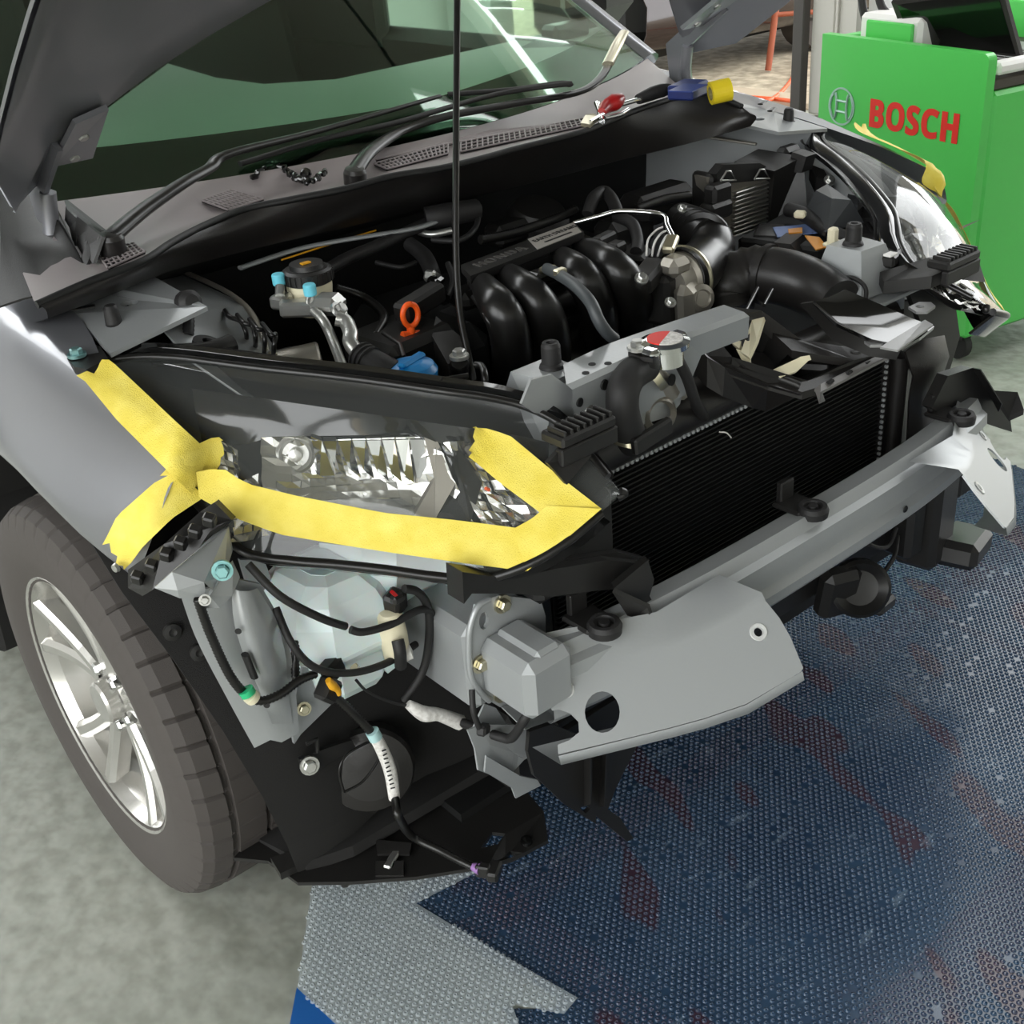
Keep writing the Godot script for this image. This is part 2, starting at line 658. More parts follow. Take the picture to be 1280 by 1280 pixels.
# two protective sheets of air-bubble film on the floor
func build_mats() -> void:
	var dome := MB.new()
	var rings := []
	for k: Array in [[1.0, 0.0], [0.86, 0.55], [0.5, 0.88]]:
		var r := []
		for a in 8:
			r.append(Vector3(cos(TAU * a / 8), 0, sin(TAU * a / 8)) * k[0] + Vector3(0, k[1], 0))
		rings.append(r)
	dome.loft(rings, 0.0, true, true)
	for a in 8:
		dome.tri(rings[2][(a + 1) % 8], rings[2][a], Vector3(0, 1.0, 0), dome.gid)
	var dm := dome.mesh()
	# blue sheet
	var blue := PackedVector2Array()
	var outline := []
	for q: Array in [[575, 1060], [500, 1132], [605, 1194], [700, 1250], [690, 1262], [632, 1262], [640, 1300]]:
		var p := Y(q[0], q[1], 0)
		outline.append(Vector2(p.x, p.z))
	outline.append_array([Vector2(-0.5, 1.6), Vector2(1.25, 1.6), Vector2(1.32, -0.35), Vector2(-0.4, -0.35)])
	for q: Vector2 in outline:
		blue.append(q)
	var im := Image.create(1024, 1024, false, Image.FORMAT_RGB8)
	var f := FastNoiseLite.new()
	f.seed = 9
	f.frequency = 0.004
	f.fractal_octaves = 3
	var f2 := FastNoiseLite.new()
	f2.seed = 41
	f2.frequency = 0.009
	f2.fractal_octaves = 2
	var f3 := FastNoiseLite.new()
	f3.seed = 71
	f3.frequency = 0.03
	for y in 1024:
		for x in 1024:
			var c := rgb(42, 62, 88).lerp(rgb(58, 82, 108), f.get_noise_2d(x, y) + 0.5)
			# worn red print, slanting strokes
			var s := f2.get_noise_2d((x * 0.9 + y * 0.43) * 1.5, (y * 0.9 - x * 0.43) * 0.5)
			if s > 0.37:
				c = c.lerp(rgb(80, 44, 54), clampf((s - 0.37) * 9.0, 0, 0.7))
			var d := f3.get_noise_2d(x * 0.5, y * 2.0)
			if d > 0.42:
				c = c.lerp(rgb(150, 165, 178), clampf((d - 0.42) * 3.0, 0, 0.5))
			im.set_pixel(x, y, c)
	var bt := ImageTexture.create_from_image(im)
	var bm := patched(mat(Color.WHITE, 0.2), bt, 0.55)
	bm.uv1_world_triplanar = true
	var root := thing("bubble_sheet", "large blue bubble-wrap sheet with faded red print under car's front", "floor sheet", Vector3(0, 0, 0.7))
	var m := MB.new()
	grid_sheet(m, blue, 0.0015, 0.05, true)
	obj("film", m, bm, root)
	bubbles("bubble", blue, 0.0105, 0.0042, 0.0022, 0.0026, dm, bm, root, 0.98, [-0.95, 1.3, -0.3, 1.6])
	# turned-up corner of plain blue film
	m = MB.new()
	m.slab(Ys([371, 1234, 445, 1302, 358, 1302], 0.004), Vector3(0, -0.002, 0))
	obj("corner_film", m, mat(rgb(36, 96, 168), 0.3), root)
	# clear sheet lying over its corner
	var cp := PackedVector2Array()
	var outl := []
	for q: Array in [[393, 1088], [470, 1082], [560, 1066], [598, 1090], [520, 1130], [620, 1190], [722, 1248], [705, 1268], [640, 1256], [655, 1300], [440, 1300], [372, 1236]]:
		var p := Y(q[0], q[1], 0.006)
		cp.append(Vector2(p.x, p.z))
	var fm: StandardMaterial3D = mat(Color(0.80, 0.84, 0.86, 0.34), 0.3)
	fm.transparency = BaseMaterial3D.TRANSPARENCY_ALPHA
	root = thing("bubble_sheet", "torn piece of clear bubble wrap on the concrete beside the tyre", "floor sheet", Y(520, 1180, 0.0))
	m = MB.new()
	grid_sheet(m, cp, 0.008, 0.03, true)
	obj("film", m, fm, root)
	bubbles("bubble", cp, 0.0105, 0.0043, 0.0032, 0.0085, dm, fm, root, 1.0, [-0.95, -0.3, 0.1, 0.8])

func grid_sheet(m: MB, poly: PackedVector2Array, y: float, step: float, _soft: bool) -> void:
	var idx := Geometry2D.triangulate_polygon(poly)
	for k in range(0, idx.size(), 3):
		var a := poly[idx[k]]
		var b := poly[idx[k + 1]]
		var c := poly[idx[k + 2]]
		m.tri(Vector3(a.x, y, a.y), Vector3(b.x, y, b.y), Vector3(c.x, y, c.y))
		m.tri(Vector3(a.x, y - 0.001, a.y), Vector3(c.x, y - 0.001, c.y), Vector3(b.x, y - 0.001, b.y))

func bubbles(called: String, poly: PackedVector2Array, pitch: float, r: float, h: float, y: float, dm: Mesh, material: Material, root: Node3D, keep: float, lim: Array) -> void:
	var rng := RandomNumberGenerator.new()
	rng.seed = 17
	var T := []
	var turn := 0.35
	var n := int(2.6 / pitch)
	for i in range(-n, n):
		for j in range(-n, n):
			var q := Vector2((i + 0.5 * (j & 1)) * pitch, j * pitch * 0.866).rotated(turn) + Vector2(0.1, 0.6)
			if q.x < lim[0] or q.x > lim[1] or q.y < lim[2] or q.y > lim[3]:
				continue
			if not inside(q, poly) or rng.randf() > keep:
				continue
			var hh := h * rng.randf_range(0.55, 1.1)
			T.append(Transform3D(Basis().scaled(Vector3(r, hh, r)).rotated(Vector3(1, 0, 0), rng.randf_range(-0.06, 0.06)), Vector3(q.x, y - 0.0006, q.y) - root.position))
	var mm := MultiMesh.new()
	mm.transform_format = MultiMesh.TRANSFORM_3D
	mm.mesh = dm
	mm.instance_count = T.size()
	for k in T.size():
		mm.set_instance_transform(k, T[k])
	var o := MultiMeshInstance3D.new()
	o.multimesh = mm
	o.material_override = material
	o.name = called
	o.set_meta("kind", "stuff")
	root.add_child(o)

# ---------------------------------------------------------------- body: fenders, wheel, bonnet, windscreen, cowl
var fender_tris: PackedVector3Array
var lens_tris: PackedVector3Array

func fender_rows() -> Array:
	# rows run from the inner flange over the crest and down the side; each goes from the windscreen pillar to the lamp
	var flange := V([-0.70, 0.985, -0.75, -0.715, 0.955, -0.45, -0.725, 0.925, -0.2, -0.735, 0.905, 0.0, -0.758, 0.88, 0.11, -0.768, 0.855, 0.225, -0.765, 0.828, 0.33])
	var crest := V([-0.775, 1.0, -0.75, -0.79, 0.962, -0.45, -0.797, 0.927, -0.2, -0.795, 0.9, 0.0, -0.79, 0.875, 0.12, -0.783, 0.85, 0.23, -0.775, 0.822, 0.335])
	var shoulder := V([-0.84, 0.955, -0.75, -0.853, 0.915, -0.45, -0.853, 0.88, -0.2, -0.846, 0.853, 0.0, -0.838, 0.83, 0.12, -0.826, 0.807, 0.23, -0.806, 0.782, 0.335])
	var side := V([-0.872, 0.85, -0.75, -0.88, 0.83, -0.43, -0.88, 0.815, -0.22, -0.876, 0.805, 0.0, -0.868, 0.785, 0.12, -0.855, 0.762, 0.225, -0.83, 0.735, 0.325])
	var lip := V([-0.875, 0.42, -0.72, -0.884, 0.58, -0.38, -0.887, 0.72, -0.22, -0.887, 0.762, 0.0, -0.882, 0.742, 0.12, -0.87, 0.708, 0.21, -0.845, 0.668, 0.285])
	var under := V([-0.845, 0.42, -0.70, -0.855, 0.575, -0.37, -0.857, 0.71, -0.21, -0.857, 0.75, 0.0, -0.852, 0.73, 0.115, -0.842, 0.698, 0.2, -0.82, 0.66, 0.27])
	var o := []
	for r: Array in [flange, crest, shoulder, side, lip, under]:
		o.append(resample(r, 24))
	return o

func build_body() -> void:
	var m: MB
	# fenders, left one mirrored
	for s: float in [1.0, -1.0]:
		m = MB.new(s)
		var rows := fender_rows()
		# finer across
		var fine := []
		for i in rows.size() - 1:
			for t: float in ([0.0, 0.5, 0.86] if i == 0 else [0.0, 0.1, 0.4, 0.7] if i == 1 else [0.0, 0.25, 0.5, 0.75]):
				var r := []
				for j in 24:
					r.append(rows[i][j].lerp(rows[i + 1][j], t) if i == 0 else rows[i][j].cubic_interpolate(rows[i + 1][j], rows[maxi(i - 1, 0)][j], rows[mini(i + 2, rows.size() - 1)][j], t))
				fine.append(r)
		fine.append(rows[-1])
		m.loft(fine, 0.0)
		if s > 0:
			fender_tris = m.tris.duplicate()
		var fo := obj("fender", m, M.silver, car)
		# flange along the bonnet gap with slots and plugs
		m = MB.new(s)
		m.slab(V([-0.60, 0.905, 0.10, -0.745, 0.885, 0.105, -0.735, 0.907, -0.02, -0.725, 0.927, -0.2, -0.6, 0.925, -0.2]), Vector3(0, -0.006, 0), [ring(Vector3(-0.665, 0.906, 0.0), Vector3.UP, 0.012), ring(Vector3(-0.70, 0.916, -0.08), Vector3.UP, 0.01)])
		obj("flange", m, M.steel, fo)
		m = MB.new(s)
		m.lathe(Vector3(-0.707, 0.9, 0.04), Vector3.UP, [Vector2(0.016, -0.02), Vector2(0.016, -0.004), Vector2(0.011, 0.0), Vector2(0.0095, 0.02), Vector2(0.007, 0.024), Vector2(0, 0.024)], 16)
		obj("bonnet_stop", m, M.rubber, fo)
		# flat dark ovals put in for the shaded slots of the flange
		m = MB.new(s)
		for q: Array in [[-0.725, 0.912, -0.02], [-0.745, 0.918, -0.06]]:
			m.tube([Vector3(q[0] - 0.012, q[1] + 0.001, q[2]), Vector3(q[0] + 0.016, q[1] + 0.001, q[2] + 0.012)], 0.006, 8, false, true, 0.3)
		obj("slot_mark", m, M.plastic, fo)
	build_wheel()
	# bonnet held up: its corners sit at the hinges
	var tops := []
	for i in 25:
		var x := -0.70 + 1.40 * i / 24.0
		var a := absf(x)
		var e := Vector3(x, 0, 0)
		var tab := [[0.0, 1.36, 0.1], [0.2, 1.34, 0.09], [0.3, 1.30, 0.07], [0.4, 1.245, 0.02], [0.5, 1.175, -0.1], [0.6, 1.1, -0.17], [0.66, 1.03, -0.2], [0.7, 1.0, -0.22]]
		for k in 7:
			if a >= tab[k][0] and a <= tab[k + 1][0]:
				var t: float = (a - tab[k][0]) / (tab[k + 1][0] - tab[k][0])
				e.y = lerpf(tab[k][1], tab[k + 1][1], t)
				e.z = lerpf(tab[k][2], tab[k + 1][2], t)
		tops.append(e)
	var hrows := []
	for k in 9:
		var t := k / 8.0
		var r := []
		for i in 25:
			var e: Vector3 = tops[i]
			var f := Vector3(e.x * 1.02, e.y + 0.012, e.z - 0.012) if k == 0 else Vector3(e.x * (1.0 + 0.12 * minf(t * 4.0, 1.0)), lerpf(e.y, 1.58 - 0.12 * absf(e.x), t) + 0.03 * sin(PI * t), lerpf(e.z, 0.58 - 0.12 * absf(e.x), t))
			if (i == 0 or i == 24) and k > 0:
				f.y -= 0.04
			r.append(f)
		hrows.append(r)
	m = MB.new()
	m.loft(hrows, 0.004)
	var bonnet := obj("bonnet", m, M.silver, car)
	# inner frame with a raised rim and a sunken field
	var irows := []
	for k in 9:
		var r := []
		for i in 25:
			var p: Vector3 = hrows[k][i]
			var edge := minf(minf(i, 24 - i) / 5.0, minf(k + 0.0, 8 - k) / 2.0)
			var d := 0.035 if edge <= 1.0 else 0.016
			if edge < 0.3:
				d = 0.008
			r.append(p + Vector3(0, -d * 0.7, d * 0.75))
		irows.append(r)
	m = MB.new()
	m.loft(irows, 0.0)
	obj("inner_frame", m, M.hoodpaint, bonnet)
	for s: float in [1.0, -1.0]:
		m = MB.new(s)
		# hinge: arm, plate, bolts
		m.slab(V([-0.67, 0.93, -0.19, -0.67, 0.93, -0.235, -0.67, 1.03, -0.25, -0.67, 1.12, -0.12, -0.67, 1.10, -0.09, -0.67, 1.02, -0.20]), Vector3(-0.008, 0, 0))
		m.slab(V([-0.61, 1.07, -0.15, -0.668, 1.07, -0.15, -0.668, 1.14, -0.03, -0.62, 1.15, -0.03]), Vector3(0, 0.006, -0.006))
		m.tube(V([-0.69, 0.92, -0.2, -0.675, 0.98, -0.2, -0.67, 1.03, -0.19]), 0.012, 8)
		obj("hinge", m, M.hoodpaint, car)
		for q: Array in [[-0.64, 1.116, -0.09], [-0.64, 1.082, -0.14]]:
			m = MB.new(s)
			m.bolt(Vector3(q[0], q[1], q[2]), Vector3(0, -0.8, 0.6), 0.0075)
			obj("hinge_bolt", m, M.alu, car)
	# windscreen
	var base := []
	for i in 21:
		var x := -0.7 + 1.4 * i / 20.0
		base.append(Vector3(x, 0.985, -0.14 - 0.42 * x * x))
	var up := Vector3(0, 0.47, -0.86)
	var g := []
	for k in 5:
		var r := []
		for p: Vector3 in base:
			r.append(Vector3(p.x * (1.0 - 0.05 * k), p.y, p.z) + up * (0.98 * k / 4.0) + Vector3(0, 0.02 * sin(k * PI / 4.0), 0))
		g.append(r)
	m = MB.new()
	m.loft(g, -0.005)
	var glass := mat(Color(0.76, 0.92, 0.81, 0.0), 0.02)
	glass.refraction_enabled = true
	glass.refraction_scale = 0.05
	obj("windscreen", m, glass, car)
	# black printed border along its foot
	var f0 := []
	var f1 := []
	for p: Vector3 in base:
		f0.append(p + Vector3(0, -0.006, 0))
		f1.append(p + up * (0.1 + 0.05 * absf(p.x)) + Vector3(0, -0.004, 0))
	m = MB.new()
	m.loft([f0, f1], 0.0)
	obj("windscreen_border", m, M.gloss, car)
	# dashboard behind the glass
	var dash := Ys([40, 190, 130, 140, 210, 80, 270, 98, 330, 106, 420, 100, 560, 70, 640, 52, 700, 38, 770, 25, 790, 75, 700, 110, 540, 140, 300, 175, 100, 215], 0.985)
	m = MB.new()
	m.slab(dash, Vector3(0, -0.06, 0))
	obj("dashboard", m, bumped(mat(rgb(184, 186, 182), 0.6), bump_tex(3, 0.09, 3.0), 20.0, 0.2), car)
	# cabin: far door, seat backs, floor so that the inside is dark
	m = MB.new()
	m.box(Vector3(0.80, 0.68, -1.3), Vector3(0.07, 0.62, 1.6), Basis(), 0.03)
	m.box(Vector3(0, 0.5, -2.2), Vector3(1.66, 0.9, 0.1))
	m.box(Vector3(-0.2, 1.2, -2.2), Vector3(1.26, 0.7, 0.1))
	m.box(Vector3(-0.83, 0.68, -1.5), Vector3(0.05, 0.7, 1.3))
	m.box(Vector3(0, 0.3, -1.2), Vector3(1.66, 0.1, 2.0))
	m.box(Vector3(0, 0.65, -0.42), Vector3(1.5, 0.6, 0.05))
	m.box(Vector3(0.78, 1.22, -1.8), Vector3(0.05, 0.6, 0.8), Basis(), 0.02)
	m.box(Vector3(0.36, 1.2, -2.2), Vector3(0.9, 0.7, 0.1))
	obj("cabin", m, M.deep, car)
	for sx: float in [-0.36, 0.36]:
		m = MB.new()
		m.box(Vector3(sx, 0.85, -1.62), Vector3(0.5, 0.75, 0.14), Basis.from_euler(Vector3(-0.2, 0, 0)), 0.05)
		m.box(Vector3(sx, 1.3, -1.72), Vector3(0.26, 0.18, 0.1), Basis.from_euler(Vector3(-0.2, 0, 0)), 0.04)
		obj("seat", m, M.felt, car)
	m = MB.new()
	m.box(Vector3(-0.1, 1.56, -1.75), Vector3(1.2, 0.05, 1.7), Basis(), 0.02)
	obj("roof", m, M.silver, car)
	for s: float in [1.0, -1.0]:
		m = MB.new(s)
		m.tube(V([-0.74, 0.98, -0.36, -0.70, 1.22, -0.78, -0.64, 1.47, -1.2]), [0.026, 0.024, 0.024], 10, true, true, 0.7)
		obj("pillar", m, M.silver, car)
	# far door mirror, seen through the glass
	m = MB.new()
	m.box(Vector3(0.99, 1.07, -0.78), Vector3(0.22, 0.15, 0.14), Basis.from_euler(Vector3(0, 0.2, 0)), 0.05)
	m.box(Vector3(0.86, 1.0, -0.76), Vector3(0.12, 0.04, 0.06), Basis(), 0.01)
	obj("door_mirror", m, M.plastic_soft, car)
	build_cowl()

func build_wheel() -> void:
	var W := hub("wheel", car)
	var c := Vector3(-0.767, 0.327, 0.0)
	var turnb := Basis.from_euler(Vector3(0, deg_to_rad(1.0), 0))
	# tyre: profile across (x offset, radius)
	var prof := [[0.095, 0.205], [0.103, 0.225], [0.108, 0.262], [0.106, 0.30], [0.098, 0.319], [0.084, 0.3275], [0.058, 0.3325], [0.0565, 0.3255], [0.0485, 0.3255], [0.047, 0.3335], [0.004, 0.334], [0.0035, 0.327], [-0.0035, 0.327], [-0.004, 0.334],
		[-0.047, 0.3335], [-0.0485, 0.3255], [-0.0565, 0.3255], [-0.058, 0.3325], [-0.084, 0.3275], [-0.098, 0.319], [-0.108, 0.30], [-0.112, 0.262], [-0.105, 0.225], [-0.095, 0.205]]
	var m := MB.new()
	var N := 480
	for k in N:
		for i in prof.size() - 1:
			var q := []
			for e: Array in [[i, k], [i, k + 1], [i + 1, k + 1], [i + 1, k]]:
				var off: float = prof[e[0]][0]
				var rad: float = prof[e[0]][1] - (0.007 if prof[e[0]][1] > 0.25 else 0.0)
				var ph: int = e[1] % 10
				if absf(off) > 0.05 and rad > 0.308 and ph == 0:
					rad -= 0.0055
				if absf(off) < 0.047 and absf(off) > 0.0039 and (e[1] + 5) % 10 == 0 and rad > 0.322:
					rad -= 0.003
				var a: float = TAU * e[1] / N + (absf(off) * 0.35 * signf(off) if rad > 0.29 else 0.03 * signf(off))
				q.append(c + turnb * Vector3(-off, rad * sin(a), rad * cos(a)))
			m.quad(q[0], q[1], q[2], q[3], 2 if i < 4 or i > prof.size() - 6 else -1)
	obj("tyre", m, M.tyre, W)
	# rim barrel and lip
	m = MB.new()
	m.lathe(c, turnb * Vector3(-1, 0, 0), [Vector2(0.207, -0.09), Vector2(0.19, -0.07), Vector2(0.185, 0.03), Vector2(0.196, 0.075), Vector2(0.205, 0.094), Vector2(0.213, 0.099), Vector2(0.217, 0.095), Vector2(0.21, 0.085)], 64)
	obj("rim", m, M.rim, W)
	m = MB.new()
	m.lathe(c, turnb * Vector3(-1, 0, 0), [Vector2(0.185, -0.03), Vector2(0.0, -0.03)], 48)
	m.lathe(c, turnb * Vector3(-1, 0, 0), [Vector2(0.15, -0.01), Vector2(0.15, 0.0), Vector2(0.06, 0.0)], 48)
	obj("brake_disc", m, M.steel, W)
	m = MB.new()
	m.lathe(c, turnb * Vector3(-1, 0, 0), [Vector2(0.068, 0.02), Vector2(0.066, 0.054), Vector2(0.055, 0.06), Vector2(0.036, 0.064), Vector2(0.034, 0.084), Vector2(0.03, 0.088), Vector2(0, 0.089)], 40)
	obj("centre", m, M.rim, W)
	for k in 5:
		for d: float in [-0.16, 0.16]:
			var a := TAU * k / 5.0 + 0.35
			var ca := a + d * 0.55
			var cb := a + d * 1.55
			m = MB.new()
			var rows := []
			for j in 7:
				var t := j / 6.0
				var rad := lerpf(0.045, 0.2115, t)
				var an := lerpf(ca, cb, t)
				var dirv := Vector3(0, sin(an), cos(an))
				var sd := Vector3(0, cos(an), -sin(an))
				var h := lerpf(0.066, 0.094, t) - 0.006 * sin(t * PI)
				var w := lerpf(0.016, 0.0105, t) + 0.006 * t * t * t
				var r := []
				for e: Array in [[-1.0, -0.03], [-1.0, -0.007], [-0.45, 0.0], [0.45, 0.0], [1.0, -0.007], [1.0, -0.03]]:
					r.append(c + turnb * (dirv * rad + sd * w * e[0] + Vector3(-(h + e[1]), 0, 0)))
				rows.append(r)
			m.loft(rows, 0.0, false, true)
			m.slab(rows[-1], Vector3.ZERO)
			obj("spoke", m, M.rim, W)
		var b := TAU * k / 5.0 + 0.35
		m = MB.new()
		var bp := c + turnb * Vector3(-0.056, sin(b + 0.63) * 0.05, cos(b + 0.63) * 0.05)
		m.lathe(bp, turnb * Vector3(-1, 0, 0), [Vector2(0.0105, -0.01), Vector2(0.0105, 0.014), Vector2(0.008, 0.018), Vector2(0, 0.018)], 6, false)
		obj("lug_nut", m, M.chrome, W)
	# mud flap and rear of arch, behind the wheel
	m = MB.new()
	m.box(Vector3(-0.78, 0.42, -0.44), Vector3(0.2, 0.5, 0.05), Basis.from_euler(Vector3(0.25, 0, 0)), 0.02)
	obj("mud_guard", m, M.felt, car)
	m = MB.new()
	m.box(Vector3(-0.81, 0.3, -1.2), Vector3(0.1, 0.28, 1.4), Basis(), 0.03)
	obj("sill", m, M.silver, car)

func build_cowl() -> void:
	var m := MB.new()
	# top panel between seal and glass
	var front := Yv([43, 378, 0.945, 112, 349, 0.955, 177, 323, 0.96, 197, 309, 0.962, 279, 269, 0.965, 331, 254, 0.97, 420, 237, 0.975, 492, 218, 0.98, 564, 206, 0.98, 650, 183, 0.98, 728, 163, 0.98, 800, 140, 0.975, 880, 120, 0.965])
	var rear := []
	for i in 25:
		var x := -0.70 + 1.4 * i / 24.0
		rear.append(Vector3(x, 0.992, -0.125 - 0.42 * x * x))
	var fr := resample(front, 25)
	var mid := []
	for i in 25:
		mid.append(fr[i].lerp(rear[i], 0.45) + Vector3(0, -0.012, 0))
	m.loft([fr, mid, rear], 0.0)
	var cowl := obj("cowl_panel", m, M.cowl, car)
	# vent lattices: dark sheet stands for shade in the openings, bars on top
	var lattice := func(cs: Array, nu: int, nv: int) -> void:
		var dk := MB.new()
		dk.slab(cs, Vector3(0, -0.002, 0))
		obj("vent_shade", dk, M.deep, cowl)
		var bars := MB.new()
		var lift := Vector3(0, 0.0012, 0)
		for i in nu + 1:
			var t := i / float(nu)
			bars.tube([cs[0].lerp(cs[1], t) + lift, cs[3].lerp(cs[2], t) + lift], 0.0016, 5, false, false)
		for j in nv + 1:
			var t := j / float(nv)
			bars.tube([cs[0].lerp(cs[3], t) + lift, cs[1].lerp(cs[2], t) + lift], 0.0016, 5, false, false)
		var o := obj("vent_lattice", bars, M.cowl, cowl)
		o.set_meta("kind", "stuff")
	var T: PackedVector3Array = m.tris.duplicate()
	var rest := func(a: Array) -> Array:
		var o := []
		for k in range(0, a.size(), 2):
			o.append(onto(a[k], a[k + 1], [T], 0.002, Y(a[k], a[k + 1], 0.975)))
		return o
	lattice.call(rest.call([122, 318, 168, 306, 182, 317, 136, 338]), 8, 5)
	lattice.call(rest.call([252, 253, 288, 240, 330, 251, 286, 265]), 9, 5)
	lattice.call(rest.call([468, 207, 560, 181, 560, 194, 484, 214]), 16, 3)
	lattice.call(rest.call([576, 180, 730, 150, 735, 158, 576, 192]), 24, 3)
	lattice.call(rest.call([470, 202, 610, 166, 700, 158, 560, 182]), 18, 3)
	# rubber seal rolled along the front edge, black bulkhead sheet below it
	var lip := Yv([46, 381, 0.948, 112, 352, 0.957, 177, 327, 0.963, 200, 311, 0.965, 279, 271, 0.968, 331, 256, 0.973, 420, 239, 0.978, 492, 220, 0.983, 564, 208, 0.983, 650, 185, 0.983, 728, 165, 0.983, 790, 140, 0.982, 840, 124, 0.98, 880, 118, 0.975, 915, 126, 0.962, 938, 142, 0.95])
	var low := Yv([60, 398, 0.925, 120, 376, 0.925, 185, 350, 0.922, 215, 338, 0.92, 290, 318, 0.91, 350, 303, 0.905, 430, 285, 0.9, 500, 268, 0.895, 570, 250, 0.895, 650, 232, 0.895, 730, 212, 0.895, 790, 196, 0.9, 840, 184, 0.9, 880, 174, 0.905, 915, 164, 0.915, 938, 158, 0.92])
	var A := resample(lip, 40)
	var B := resample(low, 40)
	var rows := []
	for k in 7:
		var t := k / 6.0
		var r := []
		for i in 40:
			r.append(A[i].lerp(B[i], t) + Vector3(0, 0.006 * sin(t * PI), 0.014 * sin(t * PI)))
		rows.append(r)
	m = MB.new()
	m.loft(rows, 0.0)
	obj("bulkhead_cover", m, M.plastic_soft, car)
	m = MB.new()
	m.tube(A.slice(0, 40, 2), 0.0055, 8)
	obj("weatherstrip", m, M.seal, car)
	# ledge and bulkhead wall below
	var C := []
	var D := []
	for i in 40:
		C.append(B[i] + Vector3(0, -0.01, -0.03))
		D.append(Vector3(B[i].x, 0.3, -0.22))
	var E2 := []
	for i in 40:
		E2.append(Vector3(B[i].x, 0.85, -0.2))
	m = MB.new()
	m.loft([B, C, E2, D], 0.0, false)
	obj("bulkhead", m, M.deep, car)
	m = MB.new()
	m.tube(Yv([300, 335, 0.885, 370, 312, 0.885, 430, 300, 0.885, 520, 285, 0.88, 560, 270, 0.88]), 0.007, 8, true, true, 0.5)
	obj("bulkhead_rib", m, M.steel, car)
	m = MB.new()
	m.tube(Yv([352, 325, 0.88, 420, 303, 0.88, 470, 288, 0.88]), 0.0015, 6)
	obj("release_cable", m, M.amber, car)
	# corner trims by the right hinge
	m = MB.new()
	m.loft([Yv([0, 220, 1.02, 20, 205, 1.03, 35, 215, 1.03, 60, 240, 1.0]), Yv([0, 300, 0.98, 30, 300, 0.97, 70, 300, 0.965, 105, 330, 0.955]), Yv([0, 385, 0.93, 30, 375, 0.935, 60, 368, 0.94, 110, 348, 0.945])], 0.003)
	obj("corner_trim", m, M.plastic, car)
	for k in 3:
		m = MB.new()
		m.slab(Yv([82 + k * 14, 258 + k * 12, 0.995, 100 + k * 14, 272 + k * 12, 0.992, 92 + k * 12, 310 + k * 10, 0.96, 80 + k * 12, 290 + k * 10, 0.965]), Vector3(0.004, 0, 0.002))
		obj("trim_fin", m, M.plastic, car)
	m = MB.new()
	m.slab(Yv([80, 250, 1.0, 128, 288, 0.99, 107, 333, 0.955, 100, 325, 0.958, 115, 290, 0.985, 84, 262, 0.995]), Vector3(0.004, 0, 0.004))
	obj("corner_trim", m, M.plastic, car)
	# wipers
	var wip := func(arm: Array, rad: Array, blade: Array) -> void:
		var w := hub("wiper", car)
		var a := MB.new()
		a.tube(arm, rad, 10, true, true, 0.55)
		obj("arm", a, M.satin, w)
		a = MB.new()
		a.lathe(arm[0] + Vector3(0, -0.01, 0), Vector3(0, 1, 0.15), [Vector2(0.018, -0.012), Vector2(0.018, 0.01), Vector2(0.015, 0.016), Vector2(0, 0.018)], 18)
		obj("pivot_cap", a, M.plastic_soft, w)
		a = MB.new()
		a.tube(blade, 0.0075, 8, true, true, 0.6)
		obj("blade", a, M.rubber, w)
	wip.call(Yv([138, 297, 0.985, 180, 262, 1.0, 230, 228, 1.015, 262, 210, 1.02, 287, 192, 1.03, 400, 163, 1.03, 550, 120, 1.04]), [0.016, 0.015, 0.013, 0.012, 0.011, 0.008, 0.006], Yv([300, 205, 1.005, 400, 175, 1.015, 500, 152, 1.02, 620, 118, 1.03, 715, 104, 1.035]))
	wip.call(Yv([443, 215, 0.99, 462, 190, 1.0, 500, 165, 1.008, 556, 146, 1.015, 640, 130, 1.015, 720, 116, 1.015, 750, 98, 1.025, 765, 70, 1.045]), [0.015, 0.014, 0.012, 0.011, 0.011, 0.01, 0.009, 0.009], Yv([560, 118, 1.035, 640, 112, 1.03, 700, 104, 1.03, 712, 106, 1.03]))
	m = MB.new()
	m.tube(Yv([760, 80, 1.04, 772, 55, 1.06, 780, 40, 1.07]), [0.012, 0.012, 0.01], 8, true, true, 0.5)
	obj("wiper_bracket", m, M.zinc, car)
	m = MB.new()
	for k in 26:
		var u := 318 + 90.0 * fmod(k * 0.618, 1.0)
		var v := 215.0 - (u - 318) * 0.09 + 12.0 * sin(k * 2.4)
		m.box(Y(u, v + 6, 0.99), Vector3(0.014, 0.008, 0.008), Basis.from_euler(Vector3(k, k * 2, k * 3)), 0.002)
	m.lathe(Y(383, 215, 0.99), Vector3(0.2, 1, 0.5), [Vector2(0.009, -0.02), Vector2(0.009, 0), Vector2(0.006, 0.004), Vector2(0.0, 0.004)], 12)
	obj("linkage", m, M.gloss, car)

# ---------------------------------------------------------------- headlamps
var lens_top: Array
var lens_low: Array
func lens_rows(n := 7) -> Array:
	lens_top = resample(Yv([122, 452, 0.874, 200, 446, 0.872, 330, 461, 0.862, 440, 473, 0.852, 560, 490, 0.835, 640, 503, 0.815, 700, 530, 0.79, 745, 578, 0.765, 775, 614, 0.746]), 30)
	lens_low = resample(Yv([128, 478, 0.852, 185, 560, 0.802, 250, 632, 0.752, 310, 692, 0.715, 400, 703, 0.70, 500, 714, 0.685, 600, 724, 0.673, 690, 690, 0.70, 772, 622, 0.738]), 30)
	var rows := []
	for k in n:
		var t := k / (n - 1.0)
		var r := []
		for i in 30:
			var w := sin(t * PI) * sin(PI * clampf(i / 29.0, 0.02, 0.98))
			var over := sin(PI * pow(t, 0.55)) * sin(PI * clampf(i / 29.0, 0.02, 0.98))
			r.append(lens_top[i].lerp(lens_low[i], t) + Vector3(-0.5, 0.1, 0.8) * 0.024 * w + Vector3(-0.12, 0.24, 0.16) * 0.1 * over)
		rows.append(r)
	return rows

